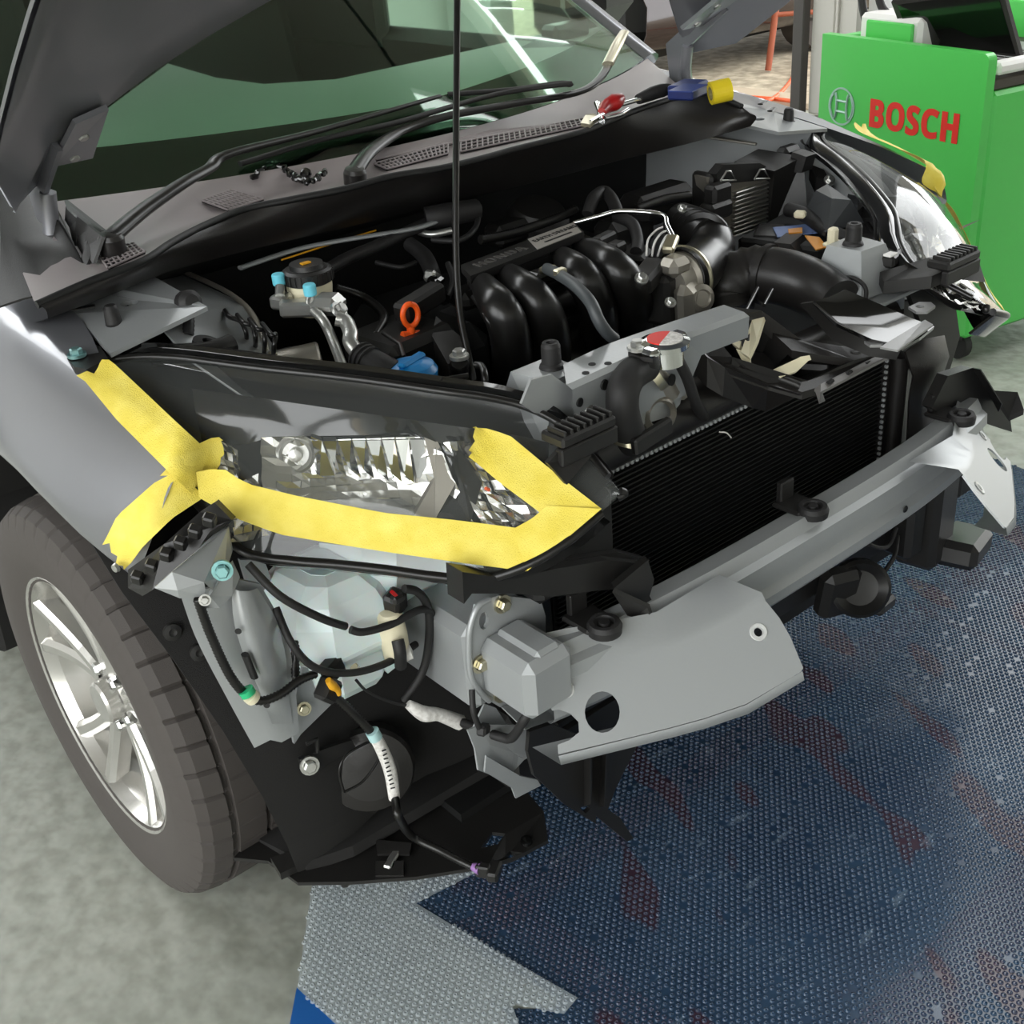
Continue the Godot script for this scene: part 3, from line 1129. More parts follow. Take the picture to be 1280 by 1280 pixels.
func IN(u: float, v: float, d: float) -> Vector3:
	return onto(u, v, [lens_tris], -d, Y(u, v, 0.75)) + Vector3(0.3, 0, -0.5) * d * 0.4

func chrome_grid(m: MB, us: Array, vs: Array, d0: float, d1: float, nu: int, nv: int, seed_: int, jag: float) -> void:
	# us = [left top, right top, left bottom, right bottom]; vs likewise; a dished, faceted mirror
	var rng := RandomNumberGenerator.new()
	rng.seed = seed_
	for i in nu:
		for j in nv:
			var q := []
			var jit := rng.randf_range(-jag, jag)
			for e: Array in [[0, 0], [1, 0], [1, 1], [0, 1]]:
				var s: float = (i + e[0]) / float(nu)
				var t: float = (j + e[1]) / float(nv)
				var u := lerpf(lerpf(us[0], us[1], s), lerpf(us[2], us[3], s), t)
				var v := lerpf(lerpf(vs[0], vs[1], s), lerpf(vs[2], vs[3], s), t)
				var bowl := (1.0 - pow(2.0 * s - 1.0, 2)) * sqrt(maxf(0.0, 1.0 - pow(2.0 * t - 1.0, 2)))
				q.append(IN(u, v, lerpf(d0, d1, bowl) + jit + rng.randf_range(-jag, jag) * 0.5))
			m.quad(q[0], q[1], q[2], q[3])

func build_lamps() -> void:
	var rows := lens_rows()
	var probe := MB.new()
	probe.loft(rows)
	lens_tris = probe.tris.duplicate()
	for s: float in [1.0, -1.0]:
		var H := hub("headlight", car)
		var m := MB.new(s)
		m.loft(rows, 0.0)
		obj("lens", m, M.clear, H, "clear plastic lens")
		# housing behind
		var back := []
		for k in 7:
			var r := []
			for i in 30:
				var t := k / 6.0
				var e := sin(PI * t) * sin(PI * i / 29.0)
				r.append(rows[k][i] + Vector3(0.55, -0.02, -0.75) * ((0.05 if s > 0 else 0.04) + (0.11 if s > 0 else 0.075) * sqrt(maxf(e, 0.0))))
			back.append(r)
		m = MB.new(s)
		m.loft(back, 0.0)
		obj("housing", m, M.satin, H)
		# rim round the lens with a top flange
		m = MB.new(s)
		m.tube(lens_top.slice(0, 30, 2), 0.005, 8)
		m.tube(lens_low.slice(0, 30, 2), 0.006, 8)
		m.tube([lens_top[-1], lens_top[-1].lerp(lens_low[-1], 0.5) + Vector3(0.006, 0, 0.003), lens_low[-1]], 0.0055, 8)
		obj("rim", m, M.satin, H)
		m = MB.new(s)
		var f1 := []
		var f2 := []
		var f3 := []
		for i in range(1, 27):
			f1.append(lens_top[i] + Vector3(0.004, 0.004, -0.004))
			f2.append(lens_top[i] + Vector3(0.012, 0.012, -0.014))
			f3.append(lens_top[i] + Vector3(0.018, -0.012, -0.03))
		m.loft([f1, f2, f3], 0.0)
		obj("top_flange", m, M.gloss, H)
		# lower black skirt
		m = MB.new(s)
		var g1 := []
		var g2 := []
		for i in range(9, 29):
			g1.append(lens_low[i] + Vector3(0, -0.003, 0))
			g2.append(lens_low[i] + Vector3(0.03, -0.03, -0.02))
		m.loft([g1, g2], 0.004)
		obj("skirt", m, M.gloss, H)
		# bezel: dark sheet over the upper half
		m = MB.new(s)
		var br := []
		for k in 4:
			var r := []
			for i in 16:
				var t := i / 15.0
				var u := lerpf(235, 690, t)
				var v0 := lerpf(478, 545, t)
				var v1: float = lerpf(560, 528, clampf(t * 4.0, 0, 1)) if t < 0.6 else lerpf(528, 590, (t - 0.6) / 0.4)
				r.append(IN(u, lerpf(v0, maxf(v1, v0 + 2), k / 3.0), 0.012 + 0.02 * k / 3.0))
			br.append(r)
		m.loft(br, 0.0)
		obj("bezel", m, M.gloss, H, "glossy black upper bezel")
		m = MB.new(s)
		chrome_grid(m, [312, 548, 308, 592], [536, 532, 655, 655], 0.03, 0.075, 16, 12, 5, 0.0008)
		obj("reflector", m, M.mirror, H, "chrome reflector bowl")
		# fluted upper edge of the bowl
		m = MB.new(s)
		for k in 9:
			var u := 380 + k * 19.0
			m.slab([IN(u, 536, 0.03), IN(u + 17, 536, 0.03), IN(u + 26, 580 + k * 2.5, 0.055), IN(u + 9, 580 + k * 2.5, 0.055)], Vector3(0.004, 0.002, -0.006))
		obj("reflector_flutes", m, M.chrome, H)
		m = MB.new(s)
		var bc := IN(353, 553, 0.045)
		var ax := Vector3(-0.5, 0.25, 0.8)
		m.lathe(bc, ax, [Vector2(0.024, -0.01), Vector2(0.024, 0.0), Vector2(0.02, 0.004), Vector2(0.016, -0.002), Vector2(0.009, -0.002), Vector2(0.008, 0.01), Vector2(0, 0.012)], 22)
		obj("bulb_holder", m, M.alu, H)
		m = MB.new(s)
		m.slab([IN(548, 533, 0.03), IN(574, 545, 0.025), IN(606, 600, 0.02), IN(590, 655, 0.02), IN(548, 652, 0.03), IN(566, 610, 0.04)], Vector3(0.008, 0, -0.012))
		obj("divider", m, M.gloss, H)
		m = MB.new(s)
		m.slab([IN(530, 532, 0.028), IN(548, 535, 0.028), IN(575, 600, 0.03), IN(545, 655, 0.03), IN(515, 655, 0.035), IN(548, 600, 0.04)], Vector3(0.006, 0, -0.01))
		obj("divider_face", m, M.cast, H)
		m = MB.new(s)
		chrome_grid(m, [556, 640, 605, 690], [545, 545, 660, 660], 0.02, 0.05, 9, 10, 8, 0.006)
		obj("indicator_reflector", m, M.mirror, H, "faceted chrome indicator reflector")
		m = MB.new(s)
		for q: Array in [[612, 610], [640, 600]]:
			m = MB.new(s)
			m.box(IN(q[0], q[1], 0.018), Vector3(0.008, 0.004, 0.004), Basis.from_euler(Vector3(q[0], q[1], 1)), 0.001)
			obj("amber_facet", m, M.orange, H)
		m = MB.new(s)
		chrome_grid(m, [276, 318, 285, 330], [610, 590, 680, 672], 0.012, 0.03, 5, 7, 11, 0.005)
		chrome_grid(m, [262, 288, 262, 292], [545, 560, 600, 610], 0.015, 0.03, 4, 5, 12, 0.004)
		obj("side_reflector", m, M.mirror, H)
		# locating comb by the inner tip
		m = MB.new(s)
		var cb := Vector3(-0.398, 0.808, 0.60)
		m.box(cb, Vector3(0.088, 0.014, 0.04), Basis(), 0.003)
		m.box(cb + Vector3(0, -0.018, 0.014), Vector3(0.092, 0.022, 0.012), Basis(), 0.002)
		for k in 8:
			m.box(cb + Vector3(-0.036 + k * 0.0105, 0.009, 0.002), Vector3(0.0045, 0.008, 0.03), Basis(), 0.001)
		m.slab([cb + Vector3(-0.03, 0, 0.015), cb + Vector3(-0.06, -0.02, 0.01), cb + Vector3(-0.05, -0.045, 0.03), cb + Vector3(0.0, -0.03, 0.02)], Vector3(0, 0, -0.006))
		obj("comb_bracket", m, M.plastic, car)

# ---------------------------------------------------------------- front end
func build_front() -> void:
	build_lamps()
	var m: MB
	# crash beam: pressed profile swept across
	var prof := [[0.0, 0.0], [0.004, 0.03], [-0.012, 0.04], [-0.018, 0.05], [-0.036, 0.052], [-0.044, 0.044], [-0.06, 0.046], [-0.07, 0.056], [-0.085, 0.056], [-0.096, 0.048], [-0.1, 0.0]]
	var rows := []
	for i in 29:
		var x := -0.5 + 1.0 * i / 28.0
		var drop := 0.012 * pow(absf(x) / 0.6, 3)
		var back := 0.07 * pow(absf(x) / 0.6, 3)
		var r := []
		for q: Array in prof:
			r.append(Vector3(x, 0.545 + q[0] - drop, 0.625 + q[1] - back))
		rows.append(r)
	m = MB.new()
	m.loft(rows, 0.0, false)
	var beam := obj("bumper_beam", m, M.beam, car)
	for gx: float in [-0.407, 0.0, 0.407]:
		m = MB.new()
		var gp := Vector3(gx, 0.552 - 0.006 * absf(gx), 0.652 - 0.03 * absf(gx))
		m.lathe(gp, Vector3.UP, [Vector2(0.022, -0.01), Vector2(0.023, 0.0), Vector2(0.02, 0.006), Vector2(0.014, 0.006), Vector2(0.012, 0.001), Vector2(0.008, 0.001), Vector2(0.007, 0.006), Vector2(0, 0.006)], 20)
		obj("grommet", m, M.rubber, beam)
		m = MB.new()
		m.box(gp + Vector3(0, -0.004, -0.03), Vector3(0.05, 0.008, 0.05), Basis(), 0.003)
		m.box(gp + Vector3(0, 0.012, -0.05), Vector3(0.03, 0.035, 0.01), Basis(), 0.002)
		obj("grommet_bracket", m, M.plastic, beam)
	m = MB.new()
	m.lathe(Vector3(0.2, 0.478, 0.679), Vector3(0, 0, 1), [Vector2(0.0, 0.0015), Vector2(0.005, 0.0015), Vector2(0.006, 0.0)], 12)
	obj("hole_plug", m, M.deep, beam)
	# corner plates
	var p1 := Vector3(-0.241, 0.487, 0.816)
	var nn := Vector3(-0.42481, 0.68606, 0.59064)
	var PLN := func(a: Array) -> Array:
		var o := []
		for k in range(0, a.size(), 2):
			var d := sight(a[k], a[k + 1])
			o.append(CAM_AT + d * (nn.dot(p1 - CAM_AT) / nn.dot(d)))
		return o
	var circ := func(u: float, v: float, ru: float, rv: float, n := 20) -> Array:
		var a := []
		for k in n:
			a.append(u + ru * cos(TAU * k / n))
			a.append(v + rv * sin(TAU * k / n))
		return PLN.call(a)
	var outline: Array = PLN.call([677, 852, 697, 843, 719, 835, 760, 825, 840, 808, 874, 794, 915, 775, 957, 751, 974, 772, 988, 796, 1004, 835, 1001, 840, 933, 880, 880, 898, 840, 909, 775, 925, 698, 943, 697, 931, 712, 925, 724, 915, 723, 902, 713, 892, 700, 887, 690, 888, 684, 872])
	var upper: Array = PLN.call([677, 852, 719, 835, 760, 825, 840, 808, 874, 794, 915, 775, 957, 751])
	var lower: Array = PLN.call([698, 945, 775, 926, 840, 910, 880, 899, 933, 881, 1003, 839])
	for s: float in [1.0, -1.0]:
		m = MB.new(s)
		m.slab(outline, -nn * 0.003, [circ.call(753, 890, 22, 26), circ.call(708, 862, 5, 5), circ.call(948, 790, 6, 7)])
		# top return to the beam and the folded foot
		var back := []
		for p: Vector3 in upper:
			back.append(Vector3(p.x + 0.01, 0.548, minf(p.z - 0.03, 0.665)))
		var up2 := []
		for p: Vector3 in upper:
			up2.append(p + Vector3(0.002, 0.008, -0.008))
		m.loft([upper, up2, back], 0.0)
		var foot := []
		var foot2 := []
		for p: Vector3 in lower:
			foot.append(p + Vector3(0, -0.012, 0.004))
			foot2.append(p + Vector3(0.0, -0.016, -0.05))
		m.loft([lower, foot, foot2], 0.0)
		obj("corner_plate", m, M.beam, beam)
		for q: Array in [[708, 862, 0.005], [948, 790, 0.0055]]:
			m = MB.new(s)
			var c: Vector3 = (PLN.call([q[0], q[1]]) as Array)[0]
			m.lathe(c, nn, [Vector2(q[2] * 2.1, 0.0005), Vector2(q[2] * 1.9, 0.002), Vector2(q[2] * 1.1, 0.0015), Vector2(q[2], -0.004)], 22)
			obj("hole_ring", m, mat(rgb(205, 206, 204), 0.4, 0.2), beam)
		if s < 0:
			continue
		m = MB.new(s)
		m.box(Vector3(-0.505, 0.515, 0.60), Vector3(0.08, 0.085, 0.1), Basis(), 0.012)
		m.box(Vector3(-0.5, 0.557, 0.60), Vector3(0.04, 0.012, 0.08), Basis(), 0.006)
		obj("crash_box", m, M.beam, beam)
		# mounting flange with raised rim
		m = MB.new(s)
		var fl := Zs([596, 757, 612, 748, 624, 744, 676, 750, 682, 770, 682, 830, 668, 868, 645, 880, 625, 884, 612, 876, 598, 862, 588, 842, 585, 800], 0.56)
		m.slab(fl, Vector3(0, 0, -0.006), [ring(Z(605, 776, 0.56), Vector3(0, 0, 1), 0.008, 10, 1.6)])
		obj("mount_flange", m, M.beam, beam)
		m = MB.new(s)
		m.tube(Zs([612, 749, 598, 758, 590, 775, 586, 800, 588, 842, 598, 862, 612, 876], 0.562), 0.004, 8)
		obj("flange_rim", m, M.steel, beam)
		for q: Array in [[628, 755], [600, 830], [627, 867]]:
			m = MB.new(s)
			m.bolt(Z(q[0], q[1], 0.562), Vector3(0, 0, 1), 0.0085)
			obj("flange_bolt", m, M.zinc, beam)
		m = MB.new(s)
		m.box(Vector3(-0.505, 0.51, 0.3), Vector3(0.11, 0.13, 0.51), Basis(), 0.012)
		obj("frame_rail", m, M.steel, car)
		# pressing hung under the rail
		m = MB.new(s)
		m.loft([Zs([583, 912, 600, 905, 640, 905, 668, 912], 0.565), Zs([592, 935, 610, 930, 640, 940, 664, 945], 0.57), Zs([596, 962, 612, 968, 635, 972, 655, 950], 0.575)], 0.003, false)
		m.slab(Zs([606, 965, 640, 985, 645, 998, 676, 982, 672, 975, 650, 970, 608, 945], 0.585), Vector3(0, 0, -0.003))
		m.slab(Zs([606, 880, 620, 885, 640, 915, 590, 915], 0.55), Vector3(0, 0, -0.003))
		m.slab([Z(626, 884, 0.56), Z(668, 868, 0.56), Z(690, 900, 0.63), Z(655, 912, 0.63)], Vector3(0.0, 0.002, 0.003))
		obj("tow_bracket", m, M.beam, car)
		# black air guide under the plate
		m = MB.new(s)
		m.slab(Zs([662, 915, 690, 905, 760, 935, 800, 925, 770, 985, 760, 1012, 775, 1022, 792, 1048, 784, 1052, 745, 1020, 745, 1030, 705, 1005, 685, 985, 668, 970, 660, 940], 0.62), Vector3(0, 0, -0.006), [Zs([725, 1010, 732, 1006, 738, 1011, 732, 1017], 0.62)])
		m.slab([Z(730, 945, 0.62), Z(738, 942, 0.64), Z(738, 1005, 0.64), Z(730, 1008, 0.62)], Vector3(0.003, 0, 0))
		m.slab([Z(752, 938, 0.62), Z(758, 936, 0.64), Z(755, 1008, 0.64), Z(749, 1008, 0.62)], Vector3(0.003, 0, 0))
		obj("air_guide", m, M.plastic, car)
	build_radiator()

func build_radiator() -> void:
	var R := hub("radiator", car)
	var m := MB.new()
	m.box(Vector3(0.012, 0.48, 0.485), Vector3(0.756, 0.36, 0.02))
	obj("core", m, M.deep, R)
	m = MB.new()
	for k in 44:
		m.box(Vector3(0.012, 0.305 + k * 0.008, 0.498), Vector3(0.75, 0.0022, 0.008))
	var fins := obj("fins", m, M.deep, R)
	fins.set_meta("kind", "stuff")
	m = MB.new()
	for k in 78:
		m.box(Vector3(-0.36 + k * 0.0096, 0.661, 0.504), Vector3(0.006, 0.006, 0.008), Basis(), 0.0015)
	for k in 36:
		m.box(Vector3(0.391, 0.3 + k * 0.0102, 0.504), Vector3(0.005, 0.0055, 0.006), Basis(), 0.001)
	var cr := obj("crimp", m, M.steel, R)
	cr.set_meta("kind", "stuff")
	m = MB.new()
	m.tube(V([-0.36, 0.69, 0.49, 0.0, 0.695, 0.49, 0.4, 0.69, 0.49]), [0.03, 0.032, 0.03], 14, true, true, 1.1)
	obj("top_tank", m, M.plastic_soft, R)
	m = MB.new()
	m.box(Vector3(0.405, 0.48, 0.48), Vector3(0.02, 0.38, 0.04), Basis(), 0.006)
	m.tube(V([0.435, 0.30, 0.5, 0.435, 0.6, 0.5]), 0.017, 14, false)
	m.lathe(Vector3(0.435, 0.6, 0.5), Vector3.UP, [Vector2(0.019, -0.01), Vector2(0.019, 0.012), Vector2(0, 0.014)], 14)
	obj("receiver_tube", m, M.plastic_soft, R)
	m = MB.new()
	m.tube([Z(899, 540, 0.515), Z(908, 541, 0.52), Z(914, 547, 0.516)], 0.0012, 5)
	obj("loose_thread", m, M.white, R)
	# lower crossmember
	m = MB.new()
	m.box(Vector3(0.0, 0.40, 0.53), Vector3(0.9, 0.05, 0.05), Basis(), 0.01)
	m.box(Vector3(0.0, 0.32, 0.51), Vector3(1.0, 0.13, 0.06), Basis(), 0.015)
	for k in 5:
		m.box(Vector3(0.0, 0.42 - 0.02 * k, 0.56), Vector3(0.86, 0.004, 0.01))
	obj("lower_crossmember", m, M.plastic, car)
	# side shutters that close the gap to the wings
	m = MB.new()
	m.slab(V([0.45, 0.70, 0.49, 0.56, 0.68, 0.47, 0.58, 0.30, 0.47, 0.45, 0.28, 0.5]), Vector3(0, 0, -0.006))
	m.slab(V([-0.37, 0.70, 0.49, -0.48, 0.70, 0.49, -0.45, 0.30, 0.5, -0.37, 0.28, 0.5]), Vector3(0, 0, -0.006))
	obj("side_shutter", m, M.plastic, car)
	# upper grey crossmember
	m = MB.new()
	var t0 := Ys([704, 456, 760, 430, 840, 402, 905, 381], 0.832)
	var t1 := Ys([708, 481, 765, 455, 812, 433, 870, 412, 930, 390], 0.832)
	var A := resample(t0, 12)
	var B := resample(t1, 12)
	var C := []
	var D := []
	for i in 12:
		C.append(B[i] + Vector3(0.004, -0.006, 0.006))
		D.append(B[i] + Vector3(0.01, -0.09 if i < 8 else -0.04, 0.0))
	var A2 := []
	for i in 12:
		A2.append(A[i] + Vector3(0, -0.03, 0))
	m.loft([A2, A, B, C, D], 0.0, false)
	var sup := obj("radiator_support", m, M.steel, car)
	for q: Array in [[740, 455], [732, 466], [760, 454]]:
		m = MB.new()
		m.lathe(Y(q[0], q[1], 0.8325), Vector3.UP, [Vector2(0, 0.0004), Vector2(0.0048, 0.0004), Vector2(0.005, -0.001)], 12)
		obj("hole_plug", m, M.deep, sup)
	for q: Array in [[756, 481, 0.007], [766, 487, 0.009], [725, 503, 0.006], [840, 475, 0.008]]:
		m = MB.new()
		m.lathe(Z(q[0], q[1], 0.541), Vector3(0.2, 0, 1), [Vector2(0, 0.001), Vector2(q[2], 0.001), Vector2(q[2], -0.002)], 14)
		obj("hole_plug", m, M.deep, sup)
	# front web with rounded end
	m = MB.new()
	m.slab(Zs([652, 505, 664, 475, 690, 468, 708, 481, 765, 456, 812, 436, 850, 422, 858, 470, 850, 505, 838, 520, 800, 532, 760, 540, 715, 525, 700, 512, 690, 520, 668, 516], 0.525), Vector3(0, 0, -0.004))
	obj("web", m, M.steel, sup)
	# stop bracket with its rubber, both ends
	for s: float in [1.0, -1.0]:
		m = MB.new(s)
		var top := V([-0.365, 0.826, 0.44, -0.295, 0.826, 0.44, -0.30, 0.826, 0.50, -0.355, 0.826, 0.506])
		var bot := V([-0.385, 0.755, 0.425, -0.275, 0.755, 0.425, -0.28, 0.755, 0.52, -0.385, 0.755, 0.525])
		m.hexa(bot + top)
		m.box(Vector3(-0.33, 0.75, 0.48), Vector3(0.18, 0.006, 0.14), Basis(), 0.002)
		obj("stop_bracket", m, M.steel, car)
		m = MB.new(s)
		m.lathe(Vector3(-0.321, 0.825, 0.47), Vector3.UP, [Vector2(0.017, 0.0), Vector2(0.0155, 0.005), Vector2(0.013, 0.008), Vector2(0.0125, 0.03), Vector2(0.0105, 0.035), Vector2(0.006, 0.035), Vector2(0.005, 0.03), Vector2(0, 0.03)], 20)
		obj("bonnet_stop", m, M.rubber, car)
	# latch plate, radiator cap and filler neck
	m = MB.new()
	m.slab(Yv([785, 440, 0.84, 798, 432, 0.84, 815, 418, 0.842, 850, 415, 0.842, 862, 425, 0.842, 850, 440, 0.84, 835, 450, 0.836, 800, 446, 0.838]), Vector3(0, -0.006, 0))
	obj("filler_bracket", m, M.plastic, car)
	var cap := hub("radiator_cap", car)
	var cp := Y(831, 424, 0.855)
	m = MB.new()
	m.lathe(cp + Vector3(0, -0.012, 0), Vector3.UP, [Vector2(0.024, -0.02), Vector2(0.024, 0.0), Vector2(0.031, 0.003), Vector2(0.032, 0.01), Vector2(0.024, 0.013), Vector2(0, 0.0135)], 30)
	m.box(cp + Vector3(0.03, -0.006, -0.006), Vector3(0.022, 0.01, 0.022), Basis(), 0.004)
	m.box(cp + Vector3(-0.03, -0.006, 0.006), Vector3(0.022, 0.01, 0.022), Basis(), 0.004)
	obj("cap_body", m, M.chrome, cap)
	for h in 2:
		m = MB.new()
		var r := [cp + Vector3(0, 0.0022, 0)]
		for k in 15:
			var a := PI * k / 14.0 + PI * h + 2.7
			r.append(cp + Vector3(cos(a) * 0.023, 0.0022, sin(a) * 0.023))
		m.slab(r, Vector3(0, -0.001, 0))
		obj("warning_label", m, M.letter if h == 0 else M.label, cap)
	m = MB.new()
	m.bolt(Y(797, 434, 0.845), Vector3.UP, 0.009)
	obj("support_bolt", m, M.alu, car)
	m = MB.new()
	m.bolt(Z(731, 511, 0.53), Vector3(0, 0.2, 1), 0.009)
	obj("support_bolt", m, M.alu, car)
	# upper coolant hose with its clamps, cast neck
	m = MB.new()
	m.tube(Zv([806, 458, 0.53, 790, 468, 0.55, 780, 485, 0.565, 778, 510, 0.57, 784, 535, 0.565, 792, 552, 0.55]), 0.021, 16)
	obj("coolant_hose", m, M.rubber, car)
	m = MB.new()
	m.tube(Zv([815, 462, 0.52, 826, 475, 0.52, 832, 490, 0.515]), [0.014, 0.016, 0.02], 14)
	m.slab(Zs([808, 500, 818, 478, 834, 470, 862, 478, 868, 490, 855, 500, 835, 500, 832, 520, 815, 525], 0.52), Vector3(0, 0, -0.02))
	m.lathe(Z(825, 518, 0.53), Vector3(-0.3, 0.2, 1), [Vector2(0.026, -0.02), Vector2(0.026, 0.0), Vector2(0.02, 0.008), Vector2(0.016, 0.0)], 20)
	obj("coolant_neck", m, M.cast, car)
	m = MB.new()
	m.box(Z(800, 551, 0.575), Vector3(0.03, 0.016, 0.012), Basis.from_euler(Vector3(0, 0.3, 0.4)), 0.003)
	m.lathe(Z(786, 549, 0.56), Vector3(0.3, 1, 0), [Vector2(0.0235, -0.006), Vector2(0.0235, 0.006)], 18)
	m.lathe(Z(818, 468, 0.525), Vector3(0.7, 0.5, 0.4), [Vector2(0.0235, -0.006), Vector2(0.0235, 0.006)], 18)
	obj("hose_clamp", m, M.zinc, car)
	m = MB.new()
	m.box(Z(815, 545, 0.585), Vector3(0.07, 0.024, 0.012), Basis.from_euler(Vector3(0, 0.0, 0.12)), 0.003)
	obj("warning_plate", m, M.plastic, car)
	m = MB.new()
	m.tube(Zv([842, 440, 0.55, 858, 470, 0.55, 870, 505, 0.54, 880, 520, 0.52]), 0.008, 10)
	obj("overflow_hose", m, M.rubber, car)
	# black bracket arms below the right lamp
	m = MB.new()
	m.slab(Zs([578, 715, 640, 724, 690, 712, 760, 700, 806, 705, 812, 722, 770, 735, 690, 746, 640, 742, 590, 742, 580, 755], 0.615), Vector3(0, 0.0, -0.03))
	obj("lamp_bracket", m, M.plastic, car)
	m = MB.new()
	m.slab(Zs([768, 735, 810, 700, 818, 725, 812, 745, 828, 775, 822, 820, 808, 805, 790, 770], 0.64), Vector3(0.006, 0, -0.012))
	m.slab([Z(768, 735, 0.64), Z(790, 770, 0.64), Z(825, 820, 0.66), Z(826, 800, 0.67), Z(812, 755, 0.66)], Vector3(-0.004, -0.004, 0))
	m.slab(Zs([700, 700, 772, 690, 812, 700, 790, 735, 700, 742], 0.6), Vector3(0, 0, -0.02))
	obj("lamp_bracket", m, M.plastic, car)
	m = MB.new()
	m.box(Vector3(-0.40, 0.64, 0.56), Vector3(0.14, 0.12, 0.06), Basis(), 0.01)
	obj("horn_shield", m, M.deep, car)

# ---------------------------------------------------------------- right side below the lamp
func build_side() -> void:
	var m: MB
	# arch liner: felt shell bent round the tyre
	var rows := []
	for k in 13:
		var th := deg_to_rad(lerpf(150, -22, k / 12.0))
		var r := []
		for j in 9:
			var x := lerpf(-0.862, -0.40, j / 8.0)
			var rad := 0.405 + (0.012 if k > 6 else 0.0) + 0.012 * sin(j * 1.1)
			if j == 0:
				rad = 0.418
			if k > 7:
				x = lerpf(-0.845 + 0.02 * (k - 8), -0.40, j / 8.0)
			r.append(Vector3(x, 0.333 + rad * sin(th), rad * cos(th)))
		rows.append(r)
	m = MB.new()
	m.loft(rows, -0.004)
	var liner := obj("arch_liner", m, M.felt, car)
	m = MB.new()
	for q: Array in [[388, 958], [248, 815], [215, 790]]:
		m.lathe(onto(q[0], q[1], [liner_tris(rows)], 0.002, Z(q[0], q[1], 0.4)), Vector3(-0.2, 0.2, 1), [Vector2(0.012, 0), Vector2(0.011, 0.004), Vector2(0.005, 0.005), Vector2(0, 0.003)], 14)
	obj("liner_clip", m, M.plastic, liner)
	# splash tray with holes
	m = MB.new()
	var tray := Ys([292, 1072, 335, 1076, 372, 1103, 440, 1102, 520, 1096, 610, 1082, 655, 1066, 685, 1050, 680, 1015, 655, 985, 600, 925, 520, 900, 430, 930, 360, 1000], 0.205)
	m.slab(tray, Vector3(0, -0.006, 0), [Ys([601, 1060, 615, 1040, 632, 1042, 622, 1055], 0.205), Ys([380, 1062, 388, 1056, 395, 1062, 388, 1069], 0.205), Ys([632, 1070, 638, 1064, 645, 1069, 639, 1074], 0.2)])
	var ut := obj("splash_tray", m, M.plastic, car)
	m = MB.new()
	m.slab(V([-0.76, 0.22, 0.40, -0.70, 0.23, 0.43, -0.40, 0.24, 0.45, -0.30, 0.24, 0.3, -0.3, 0.22, 0.0, -0.8, 0.2, 0.2]), Vector3(0, -0.02, 0))
	m.slab(V([-0.42, 0.23, 0.5, -0.40, 0.5, 0.42, -0.36, 0.5, 0.1, -0.36, 0.2, 0.1, -0.37, 0.2, 0.5]), Vector3(0.01, 0, 0))
	obj("inner_shield", m, M.felt, car)
	for q: Array in [[406, 1072], [442, 1061], [562, 985], [505, 1023], [658, 1052], [487, 1082]]:
		m = MB.new()
		m.lathe(Y(q[0], q[1], 0.207), Vector3(-0.1, 1, 0.1), [Vector2(0.009, 0), Vector2(0.008, 0.004), Vector2(0, 0.006)], 14)
		obj("fastener", m, M.gloss, ut)
	m = MB.new()
	m.box(Y(490, 1074, 0.21), Vector3(0.035, 0.006, 0.012), Basis.from_euler(Vector3(0, 0.5, 0)), 0.002)
	obj("nut_plate", m, M.alu, ut)
	m = MB.new()
	m.slab(Yv([470, 1052, 0.212, 515, 1056, 0.212, 512, 1070, 0.208, 472, 1070, 0.208]), Vector3(0, 0.004, 0))
	obj("tray_tab", m, M.plastic, ut)
	m = MB.new()
	m.slab(Yv([470, 1080, 0.206, 505, 1080, 0.206, 505, 1098, 0.202, 470, 1098, 0.202]), Vector3(0, 0.006, 0))
	obj("tray_tab", m, M.plastic, ut)
	m = MB.new()
	m.slab(Yv([340, 1080, 0.212, 370, 1070, 0.212, 382, 1085, 0.208, 352, 1100, 0.205]), Vector3(0, 0.012, 0))
	m.slab(Yv([420, 1095, 0.2, 440, 1096, 0.2, 428, 1110, 0.18]), Vector3(0.006, 0, 0.004))
	obj("tray_tab", m, M.plastic, ut)
	# fog lamp blank: raised oval with a seam
	m = MB.new()
	var oc := Z(462, 962, 0.43)
	var onx := Vector3(-0.5, 0.25, 0.85).normalized()
	m.lathe(oc, onx, [Vector2(0.062, -0.02), Vector2(0.062, 0.0), Vector2(0.058, 0.008), Vector2(0.04, 0.014), Vector2(0, 0.018)], 28)
	obj("lamp_blank", m, M.plastic_soft, ut)
	m = MB.new()
	m.tube(Zv([430, 990, 0.455, 424, 965, 0.457, 432, 945, 0.455, 455, 930, 0.45, 470, 925, 0.447]), 0.0018, 6)
	m.tube(Zv([430, 990, 0.455, 452, 978, 0.457, 470, 955, 0.457, 476, 938, 0.453]), 0.0018, 6)
	obj("blank_seam", m, M.satin, ut)
	m = MB.new()
	m.slab(Zs([375, 950, 395, 940, 440, 925, 445, 935, 410, 955, 395, 968, 380, 965], 0.44), Vector3(0, 0, -0.006))
	m.tube(Zs([383, 930, 396, 924, 397, 940], 0.44), 0.003, 6, false)
	obj("strap", m, M.plastic, car)
	m = MB.new()
	m.bolt(Z(387, 957, 0.445), Vector3(-0.3, 0.3, 1), 0.0085)
	obj("strap_bolt", m, M.alu, car)
	# pressed steel stays below the lamp
	m = MB.new()
	var s0 := resample(Zv([226, 745, 0.42, 246, 800, 0.42, 285, 875, 0.425, 318, 935, 0.43]), 14)
	var s1 := resample(Zv([262, 735, 0.43, 275, 800, 0.432, 310, 870, 0.436, 338, 925, 0.44]), 14)
	var s2 := resample(Zv([300, 725, 0.44, 330, 790, 0.44, 345, 860, 0.442, 352, 928, 0.445]), 14)
	var s3 := resample(Zv([325, 730, 0.44, 357, 790, 0.44, 368, 850, 0.442, 374, 916, 0.445]), 14)
	m.loft([s0, s1, s2, s3], 0.004)
	obj("stay_plate", m, M.steel, car)
	# raised rib of the stay
	m = MB.new()
